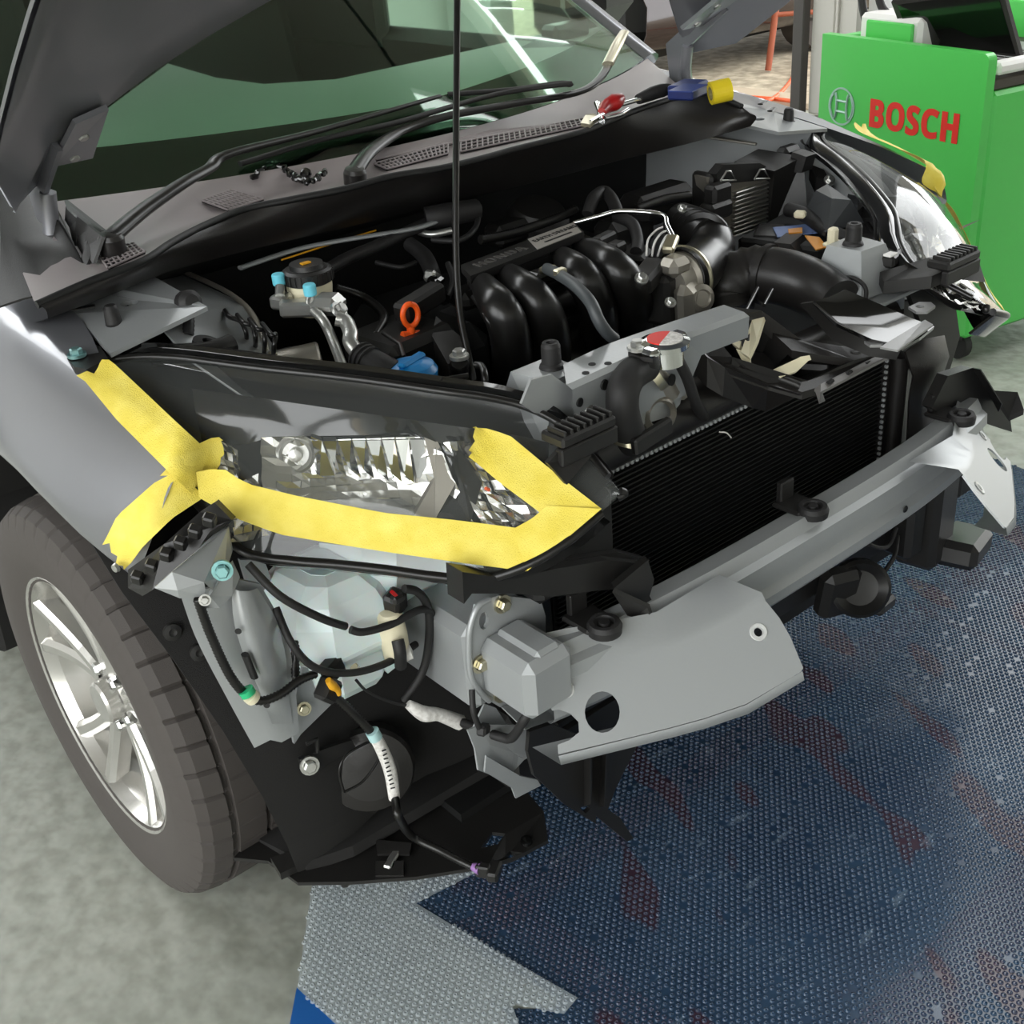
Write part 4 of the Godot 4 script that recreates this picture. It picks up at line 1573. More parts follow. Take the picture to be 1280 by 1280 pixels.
	var L := Zv([290, 735, 0.45, 292, 775, 0.45, 305, 820, 0.45, 325, 865, 0.45, 340, 905, 0.445])
	var Rr := Zv([322, 735, 0.45, 345, 775, 0.45, 357, 820, 0.45, 360, 860, 0.45, 366, 905, 0.445])
	var LA := resample(L, 14)
	var RA := resample(Rr, 14)
	var rr := []
	for i in 14:
		var o := []
		var hgt := 0.022 * sin(PI * clampf(i / 13.0 + 0.12, 0, 1))
		for k in 7:
			var t := k / 6.0
			o.append(LA[i].lerp(RA[i], t) + Vector3(-0.5, 0.1, 0.85) * hgt * clampf(minf(t, 1 - t) * 3.5, 0, 1))
		rr.append(o)
	m.loft(rr, 0.0)
	var rib := obj("stay_rib", m, M.steel, car)
	m = MB.new()
	m.tube([LA[5].lerp(RA[5], 0.12) + Vector3(-0.01, 0.002, 0.016), LA[7].lerp(RA[7], 0.16) + Vector3(-0.012, 0.002, 0.019)], 0.007, 8, false, true, 0.6)
	m.lathe(LA[3].lerp(RA[3], 0.1) + Vector3(-0.008, 0.002, 0.014), Vector3(-0.6, 0.1, 0.8), [Vector2(0, 0.001), Vector2(0.004, 0.001)], 10)
	m.lathe(LA[10].lerp(RA[10], 0.2) + Vector3(-0.01, 0.002, 0.016), Vector3(-0.6, 0.1, 0.8), [Vector2(0, 0.001), Vector2(0.004, 0.001)], 10)
	obj("slot", m, M.deep, rib)
	# upper arm of the stay
	m = MB.new()
	m.slab(Zv([193, 735, 0.42, 215, 715, 0.44, 245, 690, 0.44, 270, 665, 0.42, 285, 660, 0.42, 290, 690, 0.43, 280, 720, 0.45, 268, 740, 0.46, 255, 728, 0.46, 222, 738, 0.45]), Vector3(0.004, -0.002, -0.006))
	m.slab(Zv([193, 735, 0.42, 222, 738, 0.45, 255, 728, 0.46, 258, 745, 0.46, 225, 748, 0.445]), Vector3(0.002, 0, -0.004))
	m.slab(Zv([255, 760, 0.45, 262, 745, 0.46, 275, 725, 0.46, 292, 705, 0.45, 300, 722, 0.45, 290, 745, 0.46, 275, 760, 0.46]), Vector3(0.003, 0, -0.008))
	obj("stay_arm", m, M.steel, car)
	m = MB.new()
	m.bolt(Z(256, 750, 0.468), Vector3(-0.4, 0.3, 0.9), 0.0045)
	obj("stay_bolt", m, M.alu, car)
	m = MB.new()
	m.bolt(Z(278, 713, 0.46), Vector3(-0.5, 0.2, 0.9), 0.008)
	obj("stay_bolt", m, mat(rgb(140, 190, 190), 0.3, 0.7), car)
	# plates behind the stay
	m = MB.new()
	m.slab(Zs([300, 700, 330, 700, 362, 780, 370, 830, 362, 870, 330, 800], 0.36), Vector3(0, 0, -0.006))
	m.slab(Zs([372, 860, 380, 830, 410, 850, 425, 870, 376, 918, 368, 930, 362, 900], 0.42), Vector3(0, 0, -0.005))
	obj("apron_plate", m, M.steel, car)
	# black clip carrier at the end of the fender
	m = MB.new()
	m.slab(Zv([160, 712, 0.30, 205, 680, 0.36, 250, 640, 0.40, 268, 628, 0.41, 290, 650, 0.42, 262, 665, 0.43, 245, 690, 0.42, 215, 715, 0.40, 190, 738, 0.36, 178, 745, 0.33, 160, 735, 0.30]), Vector3(0.01, -0.004, -0.01))
	for k in 6:
		var t := k / 5.0
		m.box(Z(lerpf(172, 262, t), lerpf(722, 650, t), lerpf(0.33, 0.43, t)), Vector3(0.012, 0.016, 0.014), Basis.from_euler(Vector3(0.3, 0.7, 0.4)), 0.002)
	obj("clip_carrier", m, M.plastic, car)
	m = MB.new()
	m.lathe(X(146, 709, -0.872), Vector3(-1, 0, 0.3), [Vector2(0.006, 0), Vector2(0.005, 0.004), Vector2(0, 0.005)], 12)
	obj("fender_screw", m, M.alu, car)
	# washer tank with its pump
	var W := hub("washer_tank", car)
	var zf := 0.46
	m = MB.new()
	var ringA := Zv([352, 715, 0.34, 400, 697, 0.30, 500, 700, 0.28, 530, 705, 0.30, 545, 745, 0.36, 490, 768, 0.40, 395, 752, 0.42, 348, 735, 0.40])
	var ringB := Zv([348, 728, 0.40, 400, 712, 0.39, 445, 710, 0.40, 475, 740, 0.44, 474, 752, 0.46, 460, 770, 0.46, 400, 762, 0.46, 352, 738, 0.44])
	# faceted body as stacked rings round its own axis
	var bodyr := []
	var cen := Vector3(-0.655, 0.0, 0.39)
	for q: Array in [[0.475, 0.55, 0.60], [0.49, 0.66, 0.72], [0.535, 0.74, 0.8], [0.545, 0.86, 0.92], [0.555, 1.0, 1.0], [0.562, 1.02, 1.02], [0.568, 1.0, 1.0], [0.60, 0.92, 0.94], [0.625, 0.78, 0.8], [0.645, 0.5, 0.62], [0.65, 0.3, 0.4]]:
		var o := []
		for e: Array in [[-0.09, -0.055], [-0.075, 0.045], [-0.04, 0.08], [0.045, 0.085], [0.075, 0.06], [0.085, -0.05], [0.05, -0.08], [-0.06, -0.08]]:
			o.append(cen + Vector3(e[0] * q[1], q[0], e[1] * q[2]))
		bodyr.append(o)
	m.loft(bodyr, 0.0, false, true)
	m.slab(bodyr[0], Vector3(0, 0.001, 0))
	m.slab(bodyr[-1], Vector3(0, 0.001, 0))
	obj("body", m, M.tank, W)
	# the longer upper body running inboard, filler neck
	m = MB.new()
	m.box(Vector3(-0.53, 0.62, 0.38), Vector3(0.2, 0.13, 0.14), Basis.from_euler(Vector3(0, 0.15, -0.15)), 0.03)
	m.box(Vector3(-0.46, 0.565, 0.42), Vector3(0.1, 0.07, 0.12), Basis(), 0.015)
	obj("neck", m, M.tank, W)
	m = MB.new()
	m.slab(Zs([398, 800, 425, 795, 458, 815, 450, 845, 435, 860, 420, 850, 400, 830], 0.44), Vector3(0, 0, -0.01))
	m.slab(Zs([465, 815, 490, 808, 500, 830, 485, 842], 0.45), Vector3(0, 0, -0.006))
	obj("foot", m, M.tank, W)
	m = MB.new()
	m.lathe(Z(495, 812, 0.475), Vector3(-0.05, 1, 0.02), [Vector2(0.012, -0.012), Vector2(0.017, -0.008), Vector2(0.018, 0.025), Vector2(0.016, 0.055), Vector2(0.012, 0.06), Vector2(0, 0.062)], 18)
	obj("pump", m, M.cream, W)
	m = MB.new()
	m.box(Z(494, 752, 0.475), Vector3(0.026, 0.03, 0.024), Basis.from_euler(Vector3(0.2, 0.4, 0.2)), 0.004)
	m.box(Z(497, 748, 0.49), Vector3(0.018, 0.012, 0.012), Basis(), 0.003)
	obj("pump_plug", m, M.plastic, W)
	m = MB.new()
	m.box(Z(493, 743, 0.49), Vector3(0.004, 0.012, 0.006), Basis.from_euler(Vector3(0, 0, 0.5)))
	obj("pump_lock", m, M.red, W)
	m = MB.new()
	m.lathe(Z(508, 815, 0.485), Vector3(0.9, 0.2, 0.5), [Vector2(0.0, -0.006), Vector2(0.012, -0.006), Vector2(0.011, 0.006), Vector2(0.0, 0.008)], 14)
	obj("pump_seal", m, M.white, W)
	# hoses, wires
	m = MB.new()
	m.tube(Zv([310, 705, 0.44, 350, 745, 0.47, 400, 772, 0.48, 432, 783, 0.48]), 0.005, 10)
	m.tube(Zv([438, 787, 0.48, 455, 790, 0.485, 490, 780, 0.49, 525, 762, 0.49, 540, 768, 0.48, 538, 790, 0.46]), 0.005, 10)
	m.tube(Zv([345, 760, 0.44, 365, 805, 0.47, 395, 835, 0.48, 440, 841, 0.485, 485, 828, 0.485, 520, 805, 0.47]), 0.0048, 10)
	m.tube(Zv([505, 736, 0.49, 522, 740, 0.49, 535, 760, 0.485, 536, 800, 0.48, 528, 840, 0.47, 505, 876, 0.46]), 0.0055, 10)
	m.tube(Zv([497, 800, 0.495, 500, 815, 0.5, 501, 832, 0.49]), 0.008, 10)
	m.tube(Zv([445, 850, 0.48, 460, 865, 0.48, 490, 878, 0.475, 520, 884, 0.48]), 0.002, 6)
	obj("washer_hose", m, M.rubber, car)
	m = MB.new()
	m.bellows(Zv([247, 748, 0.455, 262, 790, 0.455, 285, 840, 0.46, 305, 866, 0.465, 325, 876, 0.47, 350, 868, 0.475, 375, 850, 0.475, 395, 842, 0.475]), 0.0048, 0.0011, 0.0045, 10)
	m.bellows(Zv([369, 800, 0.43, 369, 830, 0.44, 370, 848, 0.45]), 0.0048, 0.0011, 0.0045, 10)
	m.bellows(Zv([418, 870, 0.47, 435, 885, 0.475, 455, 905, 0.48, 466, 918, 0.485]), 0.005, 0.0011, 0.0045, 10)
	m.bellows(Zv([494, 996, 0.5, 498, 1020, 0.53]) + Yv([515, 1045, 0.26, 550, 1063, 0.24, 575, 1076, 0.225, 590, 1083, 0.22]), 0.0048, 0.0011, 0.0045, 10)
	obj("harness_conduit", m, M.satin, car)
	m = MB.new()
	m.tube(Zv([466, 916, 0.486, 478, 938, 0.49, 488, 965, 0.495, 493, 998, 0.5]), [0.0078, 0.0085, 0.0085, 0.0075], 12)
	obj("harness_label", m, M.label, car, "white printed tag round the wiring")
	m = MB.new()
	m.tube(Zv([465, 914, 0.486, 470, 923, 0.488]), 0.009, 12, false)
	obj("harness_band", m, mat(rgb(170, 205, 205), 0.5), car)
	# printed characters on the tag
	m = MB.new()
	for k in 10:
		var t := k / 9.0
		var p := Z(lerpf(480, 491, t), lerpf(938, 985, t), lerpf(0.499, 0.509, t))
		m.box(p, Vector3(0.006, 0.0018, 0.0008), Basis.from_euler(Vector3(0, -0.6, 0.3 + 0.2 * sin(k * 2.0))))
	obj("harness_print", m, M.deep, car)
	m = MB.new()
	m.tube(Yv([590, 1083, 0.22, 600, 1086, 0.22]), [0.005, 0.009], 8, false)
	obj("harness_wires", m, mat(rgb(150, 110, 170), 0.5), car, "bundle of violet wires")
	m = MB.new()
	m.box(Y(618, 1089, 0.218), Vector3(0.03, 0.016, 0.016), Basis.from_euler(Vector3(0, 0.6, 0)), 0.003)
	m.box(Y(604, 1088, 0.218), Vector3(0.012, 0.02, 0.02), Basis.from_euler(Vector3(0, 0.6, 0)), 0.002)
	obj("harness_plug", m, M.plastic, car)
	m = MB.new()
	m.tube(Zv([510, 880, 0.48, 530, 892, 0.49, 548, 893, 0.495, 575, 903, 0.50]), [0.006, 0.011, 0.009, 0.011], 10)
	obj("harness_label", m, M.label, car, "crumpled white tag on the wire to the crash box")
	m = MB.new()
	m.tube(Zv([575, 902, 0.5, 600, 912, 0.55, 625, 921, 0.58, 640, 922, 0.6, 655, 900, 0.63, 665, 882, 0.63]), 0.0065, 8)
	m.tube(Zv([590, 862, 0.56, 592, 890, 0.57, 600, 912, 0.57]), 0.004, 8)
	m.box(Z(604, 912, 0.57), Vector3(0.02, 0.014, 0.014), Basis.from_euler(Vector3(0, 0.5, -0.4)), 0.003)
	obj("sensor_lead", m, M.rubber, car)
	m = MB.new()
	m.tube(Zv([307, 862, 0.468, 311, 868, 0.47]), 0.0095, 12, false)
	obj("green_marker", m, M.green, car)
	m = MB.new()
	m.tube(Zv([312, 869, 0.47, 317, 873, 0.47]), 0.0095, 12, false)
	obj("cream_marker", m, M.cream, car)
	m = MB.new()
	m.box(Z(410, 862, 0.475), Vector3(0.03, 0.03, 0.02), Basis.from_euler(Vector3(0, 0.3, 0.7)), 0.004)
	m.box(Z(415, 835, 0.465), Vector3(0.03, 0.028, 0.02), Basis.from_euler(Vector3(0, 0.3, 0.2)), 0.004)
	obj("harness_plug", m, M.plastic, car)
	m = MB.new()
	m.tube(Zv([410, 850, 0.49, 416, 857, 0.49, 422, 862, 0.49, 424, 868, 0.488]), [0.004, 0.006, 0.004, 0.003], 8)
	obj("amber_lock", m, M.amber, car)
	for q: Array in [[380, 886, 0.43, 0.0062], [441, 832, 0.45, 0.006]]:
		m = MB.new()
		m.bolt(Z(q[0], q[1], q[2]), Vector3(-0.3, 0.3, 1), q[3])
		obj("tank_bolt", m, M.zinc, car)

func liner_tris(rows: Array) -> PackedVector3Array:
	var m := MB.new()
	m.loft(rows)
	return m.tris

# ---------------------------------------------------------------- engine bay, right and middle
func build_engine() -> void:
	var m: MB
	# pan below everything and side aprons
	m = MB.new()
	m.box(Vector3(0, 0.2, 0.12), Vector3(1.1, 0.04, 0.72))
	obj("engine_undertray", m, M.deep, car)
	for s: float in [1.0, -1.0]:
		m = MB.new(s)
		m.loft([V([-0.66, 0.905, -0.2, -0.66, 0.9, 0.05, -0.66, 0.86, 0.15, -0.62, 0.8, 0.3]), V([-0.52, 0.88, -0.2, -0.50, 0.86, 0.02, -0.52, 0.82, 0.12, -0.56, 0.76, 0.3]), V([-0.46, 0.3, -0.2, -0.46, 0.3, 0.0, -0.48, 0.3, 0.15, -0.52, 0.3, 0.3])] if s > 0 else [V([-0.66, 0.905, -0.2, -0.70, 0.9, 0.05, -0.72, 0.86, 0.15, -0.70, 0.8, 0.4]), V([-0.56, 0.88, -0.2, -0.63, 0.86, 0.02, -0.68, 0.84, 0.12, -0.68, 0.76, 0.4]), V([-0.52, 0.3, -0.2, -0.60, 0.3, 0.0, -0.64, 0.3, 0.15, -0.64, 0.3, 0.4])], 0.003)
		obj("apron", m, M.steel, car)
		m = MB.new(s)
		m.tube(V([-0.52, 0.886, -0.2, -0.505, 0.87, -0.02, -0.515, 0.845, 0.07, -0.545, 0.81, 0.14]) if s > 0 else V([-0.56, 0.886, -0.2, -0.60, 0.876, -0.08, -0.635, 0.866, 0.02]), 0.005, 6, true, true, 0.6)
		obj("seam_sealer", m, M.cast, car)
	# black cover plate and rib by the right tower
	m = MB.new()
	m.slab(Yv([150, 440, 0.86, 235, 425, 0.855, 300, 440, 0.85, 300, 462, 0.83, 190, 452, 0.85]), Vector3(0, -0.01, 0))
	m.tube(Yv([190, 445, 0.865, 260, 440, 0.86, 290, 430, 0.86]), 0.014, 10)
	obj("ledge_cover", m, M.plastic, car)
	m = MB.new()
	m.lathe(Y(258, 436, 0.86), Vector3(0.3, 1, 0.3), [Vector2(0.02, -0.01), Vector2(0.02, 0.01), Vector2(0.008, 0.012), Vector2(0.008, 0.006), Vector2(0, 0.006)], 18)
	obj("ledge_plug", m, M.rubber, car)
	m = MB.new()
	m.bellows(Yv([234, 380, 0.90, 236, 400, 0.885, 235, 420, 0.87]), 0.007, 0.0012, 0.006)
	m.lathe(Y(236, 378, 0.905), Vector3(0, 0.3, 1), [Vector2(0.017, -0.01), Vector2(0.017, 0.006), Vector2(0.01, 0.012), Vector2(0, 0.014)], 14)
	obj("cable_boot", m, M.rubber, car)
	m = MB.new()
	m.slab(Ys([78, 442, 100, 428, 125, 432, 135, 448, 108, 462, 92, 458], 0.885), Vector3(0, -0.01, 0))
	obj("lamp_tab", m, M.plastic, car)
	m = MB.new()
	m.bolt(Y(96, 443, 0.889), Vector3.UP, 0.008)
	obj("lamp_bolt", m, mat(rgb(120, 160, 160), 0.35, 0.7), car)
	# anti-lock block with pipes
	var A := hub("brake_block", car)
	m = MB.new()
	m.hexa(Yv([300, 452, 0.775, 345, 470, 0.775, 400, 470, 0.775, 320, 440, 0.775]) + Yv([301, 436, 0.815, 346, 458, 0.815, 366, 446, 0.815, 322, 428, 0.815]))
	obj("block", m, M.cast, A)
	m = MB.new()
	m.lathe(Y(375, 462, 0.79), Vector3(0.9, 0.1, 0.5), [Vector2(0.0, -0.03), Vector2(0.033, -0.03), Vector2(0.033, 0.03), Vector2(0.03, 0.033), Vector2(0, 0.033)], 20)
	obj("motor", m, M.cast, A)
	for k in 4:
		var u := 307.0 + k * 11.5
		var v := 432.0 + k * 5.5
		m = MB.new()
		m.lathe(Y(u, v, 0.82), Vector3.UP, [Vector2(0.007, -0.006), Vector2(0.007, 0.008), Vector2(0.004, 0.01), Vector2(0, 0.01)], 8)
		obj("union", m, M.zinc, A)
		m = MB.new()
		m.tube(Yv([u, v, 0.825, u + 1, v - 14, 0.85, u - 6 + k * 3, v - 30, 0.865, u - 20 + k * 6, v - 36 + k * 2, 0.87, u - 26 + k * 4, v - 44, 0.87]), 0.0035, 7)
		obj("brake_pipe", m, M.satin, A)
	# brake fluid reservoir
	var B := hub("brake_reservoir", car)
	var bp := Y(386, 352, 0.885)
	m = MB.new()
	m.lathe(bp, Vector3.UP, [Vector2(0.016, -0.05), Vector2(0.026, -0.045), Vector2(0.03, -0.03), Vector2(0.033, -0.008), Vector2(0.033, 0.0), Vector2(0, 0.0)], 24)
	obj("bottle", m, M.cream, B)
	m = MB.new()
	m.lathe(bp, Vector3.UP, [Vector2(0.032, 0.0), Vector2(0.036, 0.002), Vector2(0.036, 0.018), Vector2(0.031, 0.021), Vector2(0.025, 0.021), Vector2(0.024, 0.028), Vector2(0, 0.029)], 26)
	for k in 26:
		var a := TAU * k / 26
		m.box(bp + Vector3(cos(a) * 0.0365, 0.01, sin(a) * 0.0365), Vector3(0.002, 0.014, 0.003), Basis.from_euler(Vector3(0, -a, 0)))
	obj("cap", m, M.plastic, B)
	m = MB.new()
	m.box(bp + Vector3(-0.004, 0.03, 0.006), Vector3(0.014, 0.002, 0.008))
	obj("cap_label", m, M.amber, B)
	# air conditioning pipes
	var C := hub("air_conditioning_pipes", car)
	m = MB.new()
	m.box(Y(352, 376, 0.87), Vector3(0.03, 0.02, 0.025), Basis.from_euler(Vector3(0, 0.4, 0)), 0.004)
	m.box(Y(372, 385, 0.865), Vector3(0.05, 0.022, 0.025), Basis.from_euler(Vector3(0, -0.5, -0.1)), 0.004)
	m.box(Y(410, 380, 0.87), Vector3(0.045, 0.026, 0.045), Basis.from_euler(Vector3(0, 0.6, 0)), 0.01)
	m.tube(Yv([350, 370, 0.88, 350, 358, 0.89]), 0.007, 10, false)
	m.tube(Yv([388, 380, 0.87, 388, 368, 0.885]), 0.007, 10, false)
	obj("valve_block", m, M.alu, C)
	m = MB.new()
	m.bolt(Y(424, 388, 0.872), Vector3(0.4, 0.6, 0.6), 0.009)
	obj("block_bolt", m, M.alu, C)
	for q: Array in [[349, 350, 0.893], [388, 363, 0.886]]:
		m = MB.new()
		m.lathe(Y(q[0], q[1] + 4, q[2]), Vector3.UP, [Vector2(0.0088, -0.002), Vector2(0.0092, 0.0), Vector2(0.0092, 0.012), Vector2(0.008, 0.014), Vector2(0, 0.0145)], 18)
		obj("valve_cap", m, M.sky_cap, C, "light blue valve cap")
	m = MB.new()
	m.tube(Yv([392, 388, 0.87, 402, 398, 0.862, 410, 412, 0.85, 420, 436, 0.835, 434, 474, 0.81]), 0.007, 12)
	m.tube(Yv([420, 398, 0.865, 432, 402, 0.86, 438, 416, 0.85, 438, 428, 0.842, 446, 440, 0.832, 454, 450, 0.825]), 0.0105, 14)
	obj("pipe", m, M.alu, C)
	m = MB.new()
	m.tube(Yv([450, 446, 0.828, 470, 458, 0.822, 492, 470, 0.812]), [0.019, 0.021, 0.021], 14, false)
	for k in 3:
		m.lathe(Y(452 + k * 5, 447 + k * 3, 0.827 - k * 0.001), Y(470, 458, 0.822) - Y(450, 446, 0.828), [Vector2(0.02, -0.002), Vector2(0.0225, -0.001), Vector2(0.0225, 0.001), Vector2(0.02, 0.002)], 16)
	obj("pipe_sleeve", m, M.rubber, C)
	# washer filler cap
	m = MB.new()
	var fc := Y(515, 466, 0.815)
	m.lathe(fc, Vector3.UP, [Vector2(0.03, -0.012), Vector2(0.034, -0.006), Vector2(0.035, 0.004), Vector2(0.03, 0.012), Vector2(0.016, 0.016), Vector2(0, 0.017)], 30)
	m.box(fc + Vector3(0.002, 0.017, 0), Vector3(0.05, 0.008, 0.014), Basis.from_euler(Vector3(0, 0.3, 0)), 0.004)
	obj("washer_filler_cap", m, M.blue_cap, car, "bright blue washer filler cap")
	m = MB.new()
	m.lathe(fc + Vector3(0, -0.012, 0), Vector3.DOWN, [Vector2(0.024, 0), Vector2(0.024, 0.14)], 18)
	obj("washer_filler_neck", m, M.plastic, car)
	# dipstick
	m = MB.new()
	var dtop := []
	for k in 15:
		var a := TAU * k / 14.0 + PI / 2
		dtop.append(Z(513 + 9.5 * cos(a), 393.0 - 13.0 * sin(a) * (1.0 if sin(a) > 0 else 1.15), 0.20))
	m.tube(dtop, 0.0042, 9, true, false)
	m.tube(Zv([513, 408, 0.2, 514, 418, 0.2]), 0.006, 9, false)
	m.tube(Zv([503, 419, 0.2, 524, 417, 0.2]), 0.0055, 9, false)
	var dip := obj("dipstick", m, M.orange, car, "orange loop handle of the oil dipstick")
	m = MB.new()
	m.tube(Zv([515, 420, 0.2, 519, 440, 0.2, 522, 465, 0.2]), 0.005, 8, false)
	obj("dipstick_tube", m, M.satin, dip)
	# engine block, timing cover
	m = MB.new()
	m.box(Vector3(-0.02, 0.62, 0.03), Vector3(0.52, 0.34, 0.2), Basis(), 0.03)
	m.box(Vector3(-0.27, 0.66, 0.1), Vector3(0.12, 0.28, 0.26), Basis(), 0.03)
	m.box(Vector3(0.0, 0.48, 0.2), Vector3(0.5, 0.3, 0.24), Basis(), 0.04)
	obj("engine_block", m, M.deep, car)
	m = MB.new()
	m.box(Y(500, 430, 0.79), Vector3(0.13, 0.05, 0.12), Basis.from_euler(Vector3(0, 0.1, 0)), 0.012)
	m.tube(Yv([478, 416, 0.83, 500, 430, 0.82, 505, 446, 0.815]), 0.003, 6, false)
	m.slab(Yv([545, 395, 0.82, 575, 420, 0.80, 582, 450, 0.79, 560, 455, 0.79, 540, 420, 0.81]), Vector3(0, -0.05, 0))
	m.box(Y(525, 378, 0.84), Vector3(0.09, 0.03, 0.03), Basis.from_euler(Vector3(0, 0.2, 0.1)), 0.005)
	obj("timing_cover", m, M.plastic, car)
	m = MB.new()
	m.bolt(Y(574, 445, 0.82), Vector3.UP, 0.009)
	obj("mount_bolt", m, M.alu, car)
	m = MB.new()
	m.bellows(Yv([574, 452, 0.815, 575, 466, 0.79]), 0.011, 0.002, 0.01)
	m.tube(Yv([594, 456, 0.815, 602, 458, 0.815, 606, 470, 0.81, 606, 490, 0.79]), 0.005, 8)
	m.tube(Yv([545, 478, 0.81, 560, 474, 0.815, 585, 470, 0.815]), 0.004, 8)
	obj("rod_clip", m, M.satin, car)
	# bonnet prop
	m = MB.new()
	m.tube([Z(572, -60, 0.12), Z(571, 60, 0.16), Z(570, 200, 0.21), Z(570, 320, 0.25), Z(575, 390, 0.28), Z(588, 455, 0.32), Z(592, 475, 0.33)], 0.0048, 10)
	obj("bonnet_prop", m, M.satin, car, "thin black rod propping the bonnet")
	# looms across the bay
	m = MB.new()
	m.bellows(Yv([420, 360, 0.85, 455, 372, 0.83, 480, 395, 0.82, 470, 420, 0.81]), 0.006, 0.0012, 0.005)
	m.bellows(Yv([600, 300, 0.86, 640, 292, 0.855, 690, 275, 0.855, 720, 262, 0.86]), 0.007, 0.0012, 0.005)
	m.bellows(Yv([795, 262, 0.85, 830, 250, 0.85, 862, 245, 0.845]), 0.008, 0.0012, 0.006)
	obj("engine_loom", m, M.satin, car)
	m = MB.new()
	m.tube(Yv([445, 420, 0.80, 450, 440, 0.80, 447, 460, 0.79]), 0.004, 7)
	m.tube(Yv([560, 330, 0.85, 566, 350, 0.84, 560, 372, 0.83]), 0.005, 7)
	m.tube(Yv([330, 455, 0.80, 350, 440, 0.81, 380, 436, 0.81, 392, 448, 0.80]), 0.004, 7)
	obj("engine_wires", m, M.rubber, car)
	# hoses at the bulkhead
	m = MB.new()
	m.tube(Yv([390, 350, 0.86, 430, 325, 0.865, 470, 308, 0.87, 520, 285, 0.875, 545, 275, 0.875]), 0.010, 10)
	m.tube(Yv([532, 272, 0.885, 560, 268, 0.885, 595, 262, 0.88]), [0.018, 0.02, 0.018], 12)
	m.tube(Yv([512, 305, 0.86, 530, 320, 0.85, 540, 340, 0.84, 545, 355, 0.83]), [0.012, 0.013, 0.013, 0.012], 12)
	m.tube(Yv([735, 268, 0.86, 742, 248, 0.88, 755, 240, 0.88, 765, 250, 0.875, 772, 268, 0.86]), 0.011, 10)
	m.tube(Yv([770, 270, 0.86, 790, 280, 0.855, 797, 300, 0.84, 795, 315, 0.83]), 0.01, 10)
	m.tube(Yv([470, 328, 0.85, 500, 334, 0.845, 520, 328, 0.845]), 0.004, 6)
	m.tube(Yv([540, 300, 0.86, 575, 300, 0.86, 594, 285, 0.865, 598, 268, 0.87]), 0.005, 6)
	obj("heater_hose", m, M.rubber, car)
	m = MB.new()
	m.tube(Yv([524, 290, 0.865, 540, 293, 0.862, 565, 288, 0.865]), 0.006, 8)
	obj("hose_pipe", m, M.alu, car)
	m = MB.new()
	m.box(Y(541, 347, 0.84), Vector3(0.03, 0.018, 0.02), Basis.from_euler(Vector3(0, 0.4, -0.6)), 0.004)
	obj("hose_fitting", m, M.alu, car)
	m = MB.new()
	m.tube(Yv([537, 345, 0.842, 548, 360, 0.835, 556, 375, 0.83]), 0.009, 10)
	m.box(Y(545, 362, 0.84), Vector3(0.02, 0.04, 0.012), Basis.from_euler(Vector3(0.5, 0.5, 0)), 0.003)
	obj("purge_valve", m, M.gloss, car)
	m = MB.new()
	m.lathe(Y(672, 270, 0.83), Vector3(0, 1, 0.3), [Vector2(0.06, -0.08), Vector2(0.058, 0.0), Vector2(0.045, 0.018), Vector2(0.0, 0.022)], 26)
	m.box(Y(640, 288, 0.82), Vector3(0.1, 0.04, 0.05), Basis(), 0.01)
	m.box(Y(780, 290, 0.79), Vector3(0.12, 0.06, 0.06), Basis(), 0.015)
	m.box(Y(820, 255, 0.82), Vector3(0.16, 0.06, 0.08), Basis(), 0.02)
	obj("vacuum_pump", m, M.plastic, car)
	# intake manifold
	var I := hub("intake_manifold", car)
	for r: Array in [[[600, 350, 0.835, 608, 362, 0.848, 622, 382, 0.85, 634, 405, 0.825, 640, 440, 0.77, 640, 475, 0.70]], [[632, 340, 0.835, 643, 350, 0.848, 660, 366, 0.85, 677, 388, 0.825, 688, 420, 0.775, 690, 455, 0.70]],
			[[702, 320, 0.835, 710, 328, 0.848, 723, 342, 0.85, 738, 362, 0.825, 748, 392, 0.775, 750, 425, 0.70]], [[729, 309, 0.835, 742, 316, 0.848, 764, 332, 0.85, 782, 352, 0.825, 792, 380, 0.775, 794, 410, 0.70]]]:
		m = MB.new()
		m.tube(Yv(r[0]), [0.015, 0.021, 0.027, 0.029, 0.03, 0.03], 20)
		# collar at the head flange and moulded seam lines
		var P := Yv(r[0])
		m.lathe(P[0], P[1] - P[0], [Vector2(0.015, -0.005), Vector2(0.02, -0.003), Vector2(0.02, 0.003), Vector2(0.016, 0.005)], 22)
		obj("runner", m, M.satin, I, "curved black plastic intake runner")
		m = MB.new()
		var Q := []
		for p: Vector3 in P.slice(1):
			Q.append(p + Vector3(-0.026, -0.004, 0.0))
		m.tube(Q, 0.0035, 6)
		obj("runner_seam", m, M.satin, I)
	m = MB.new()
	m.tube(Yv([620, 480, 0.67, 700, 450, 0.67, 790, 415, 0.67]), 0.06, 18, false)
	m.tube(Yv([650, 395, 0.78, 700, 375, 0.78, 760, 345, 0.78]), 0.03, 12, false)
	m.box(Y(660, 345, 0.81), Vector3(0.3, 0.03, 0.05), Basis(), 0.01)
	m.box(Y(678, 345, 0.845), Vector3(0.045, 0.02, 0.03), Basis(), 0.006)
	obj("plenum", m, M.satin, I)
	# name plate along the top
	var q0 := Yv([576, 331, 0.868, 718, 278, 0.868, 730, 290, 0.866, 588, 345, 0.866])
	m = MB.new()
	m.slab(q0, Vector3(0, -0.012, 0))
	var bar := obj("cover_bar", m, M.plastic, I)
	m = MB.new()
	m.slab([q0[0].lerp(q0[1], 0.57) + Vector3(0, 0.0015, 0), q0[1] + Vector3(-0.004, 0.0015, 0.002), q0[2] + Vector3(-0.004, 0.0015, -0.002), q0[3].lerp(q0[2], 0.57) + Vector3(0, 0.0015, 0)], Vector3(0, -0.001, 0))
	obj("name_label", m, mat(rgb(196, 190, 184), 0.4, 0.3), I, "silver label on the intake cover")
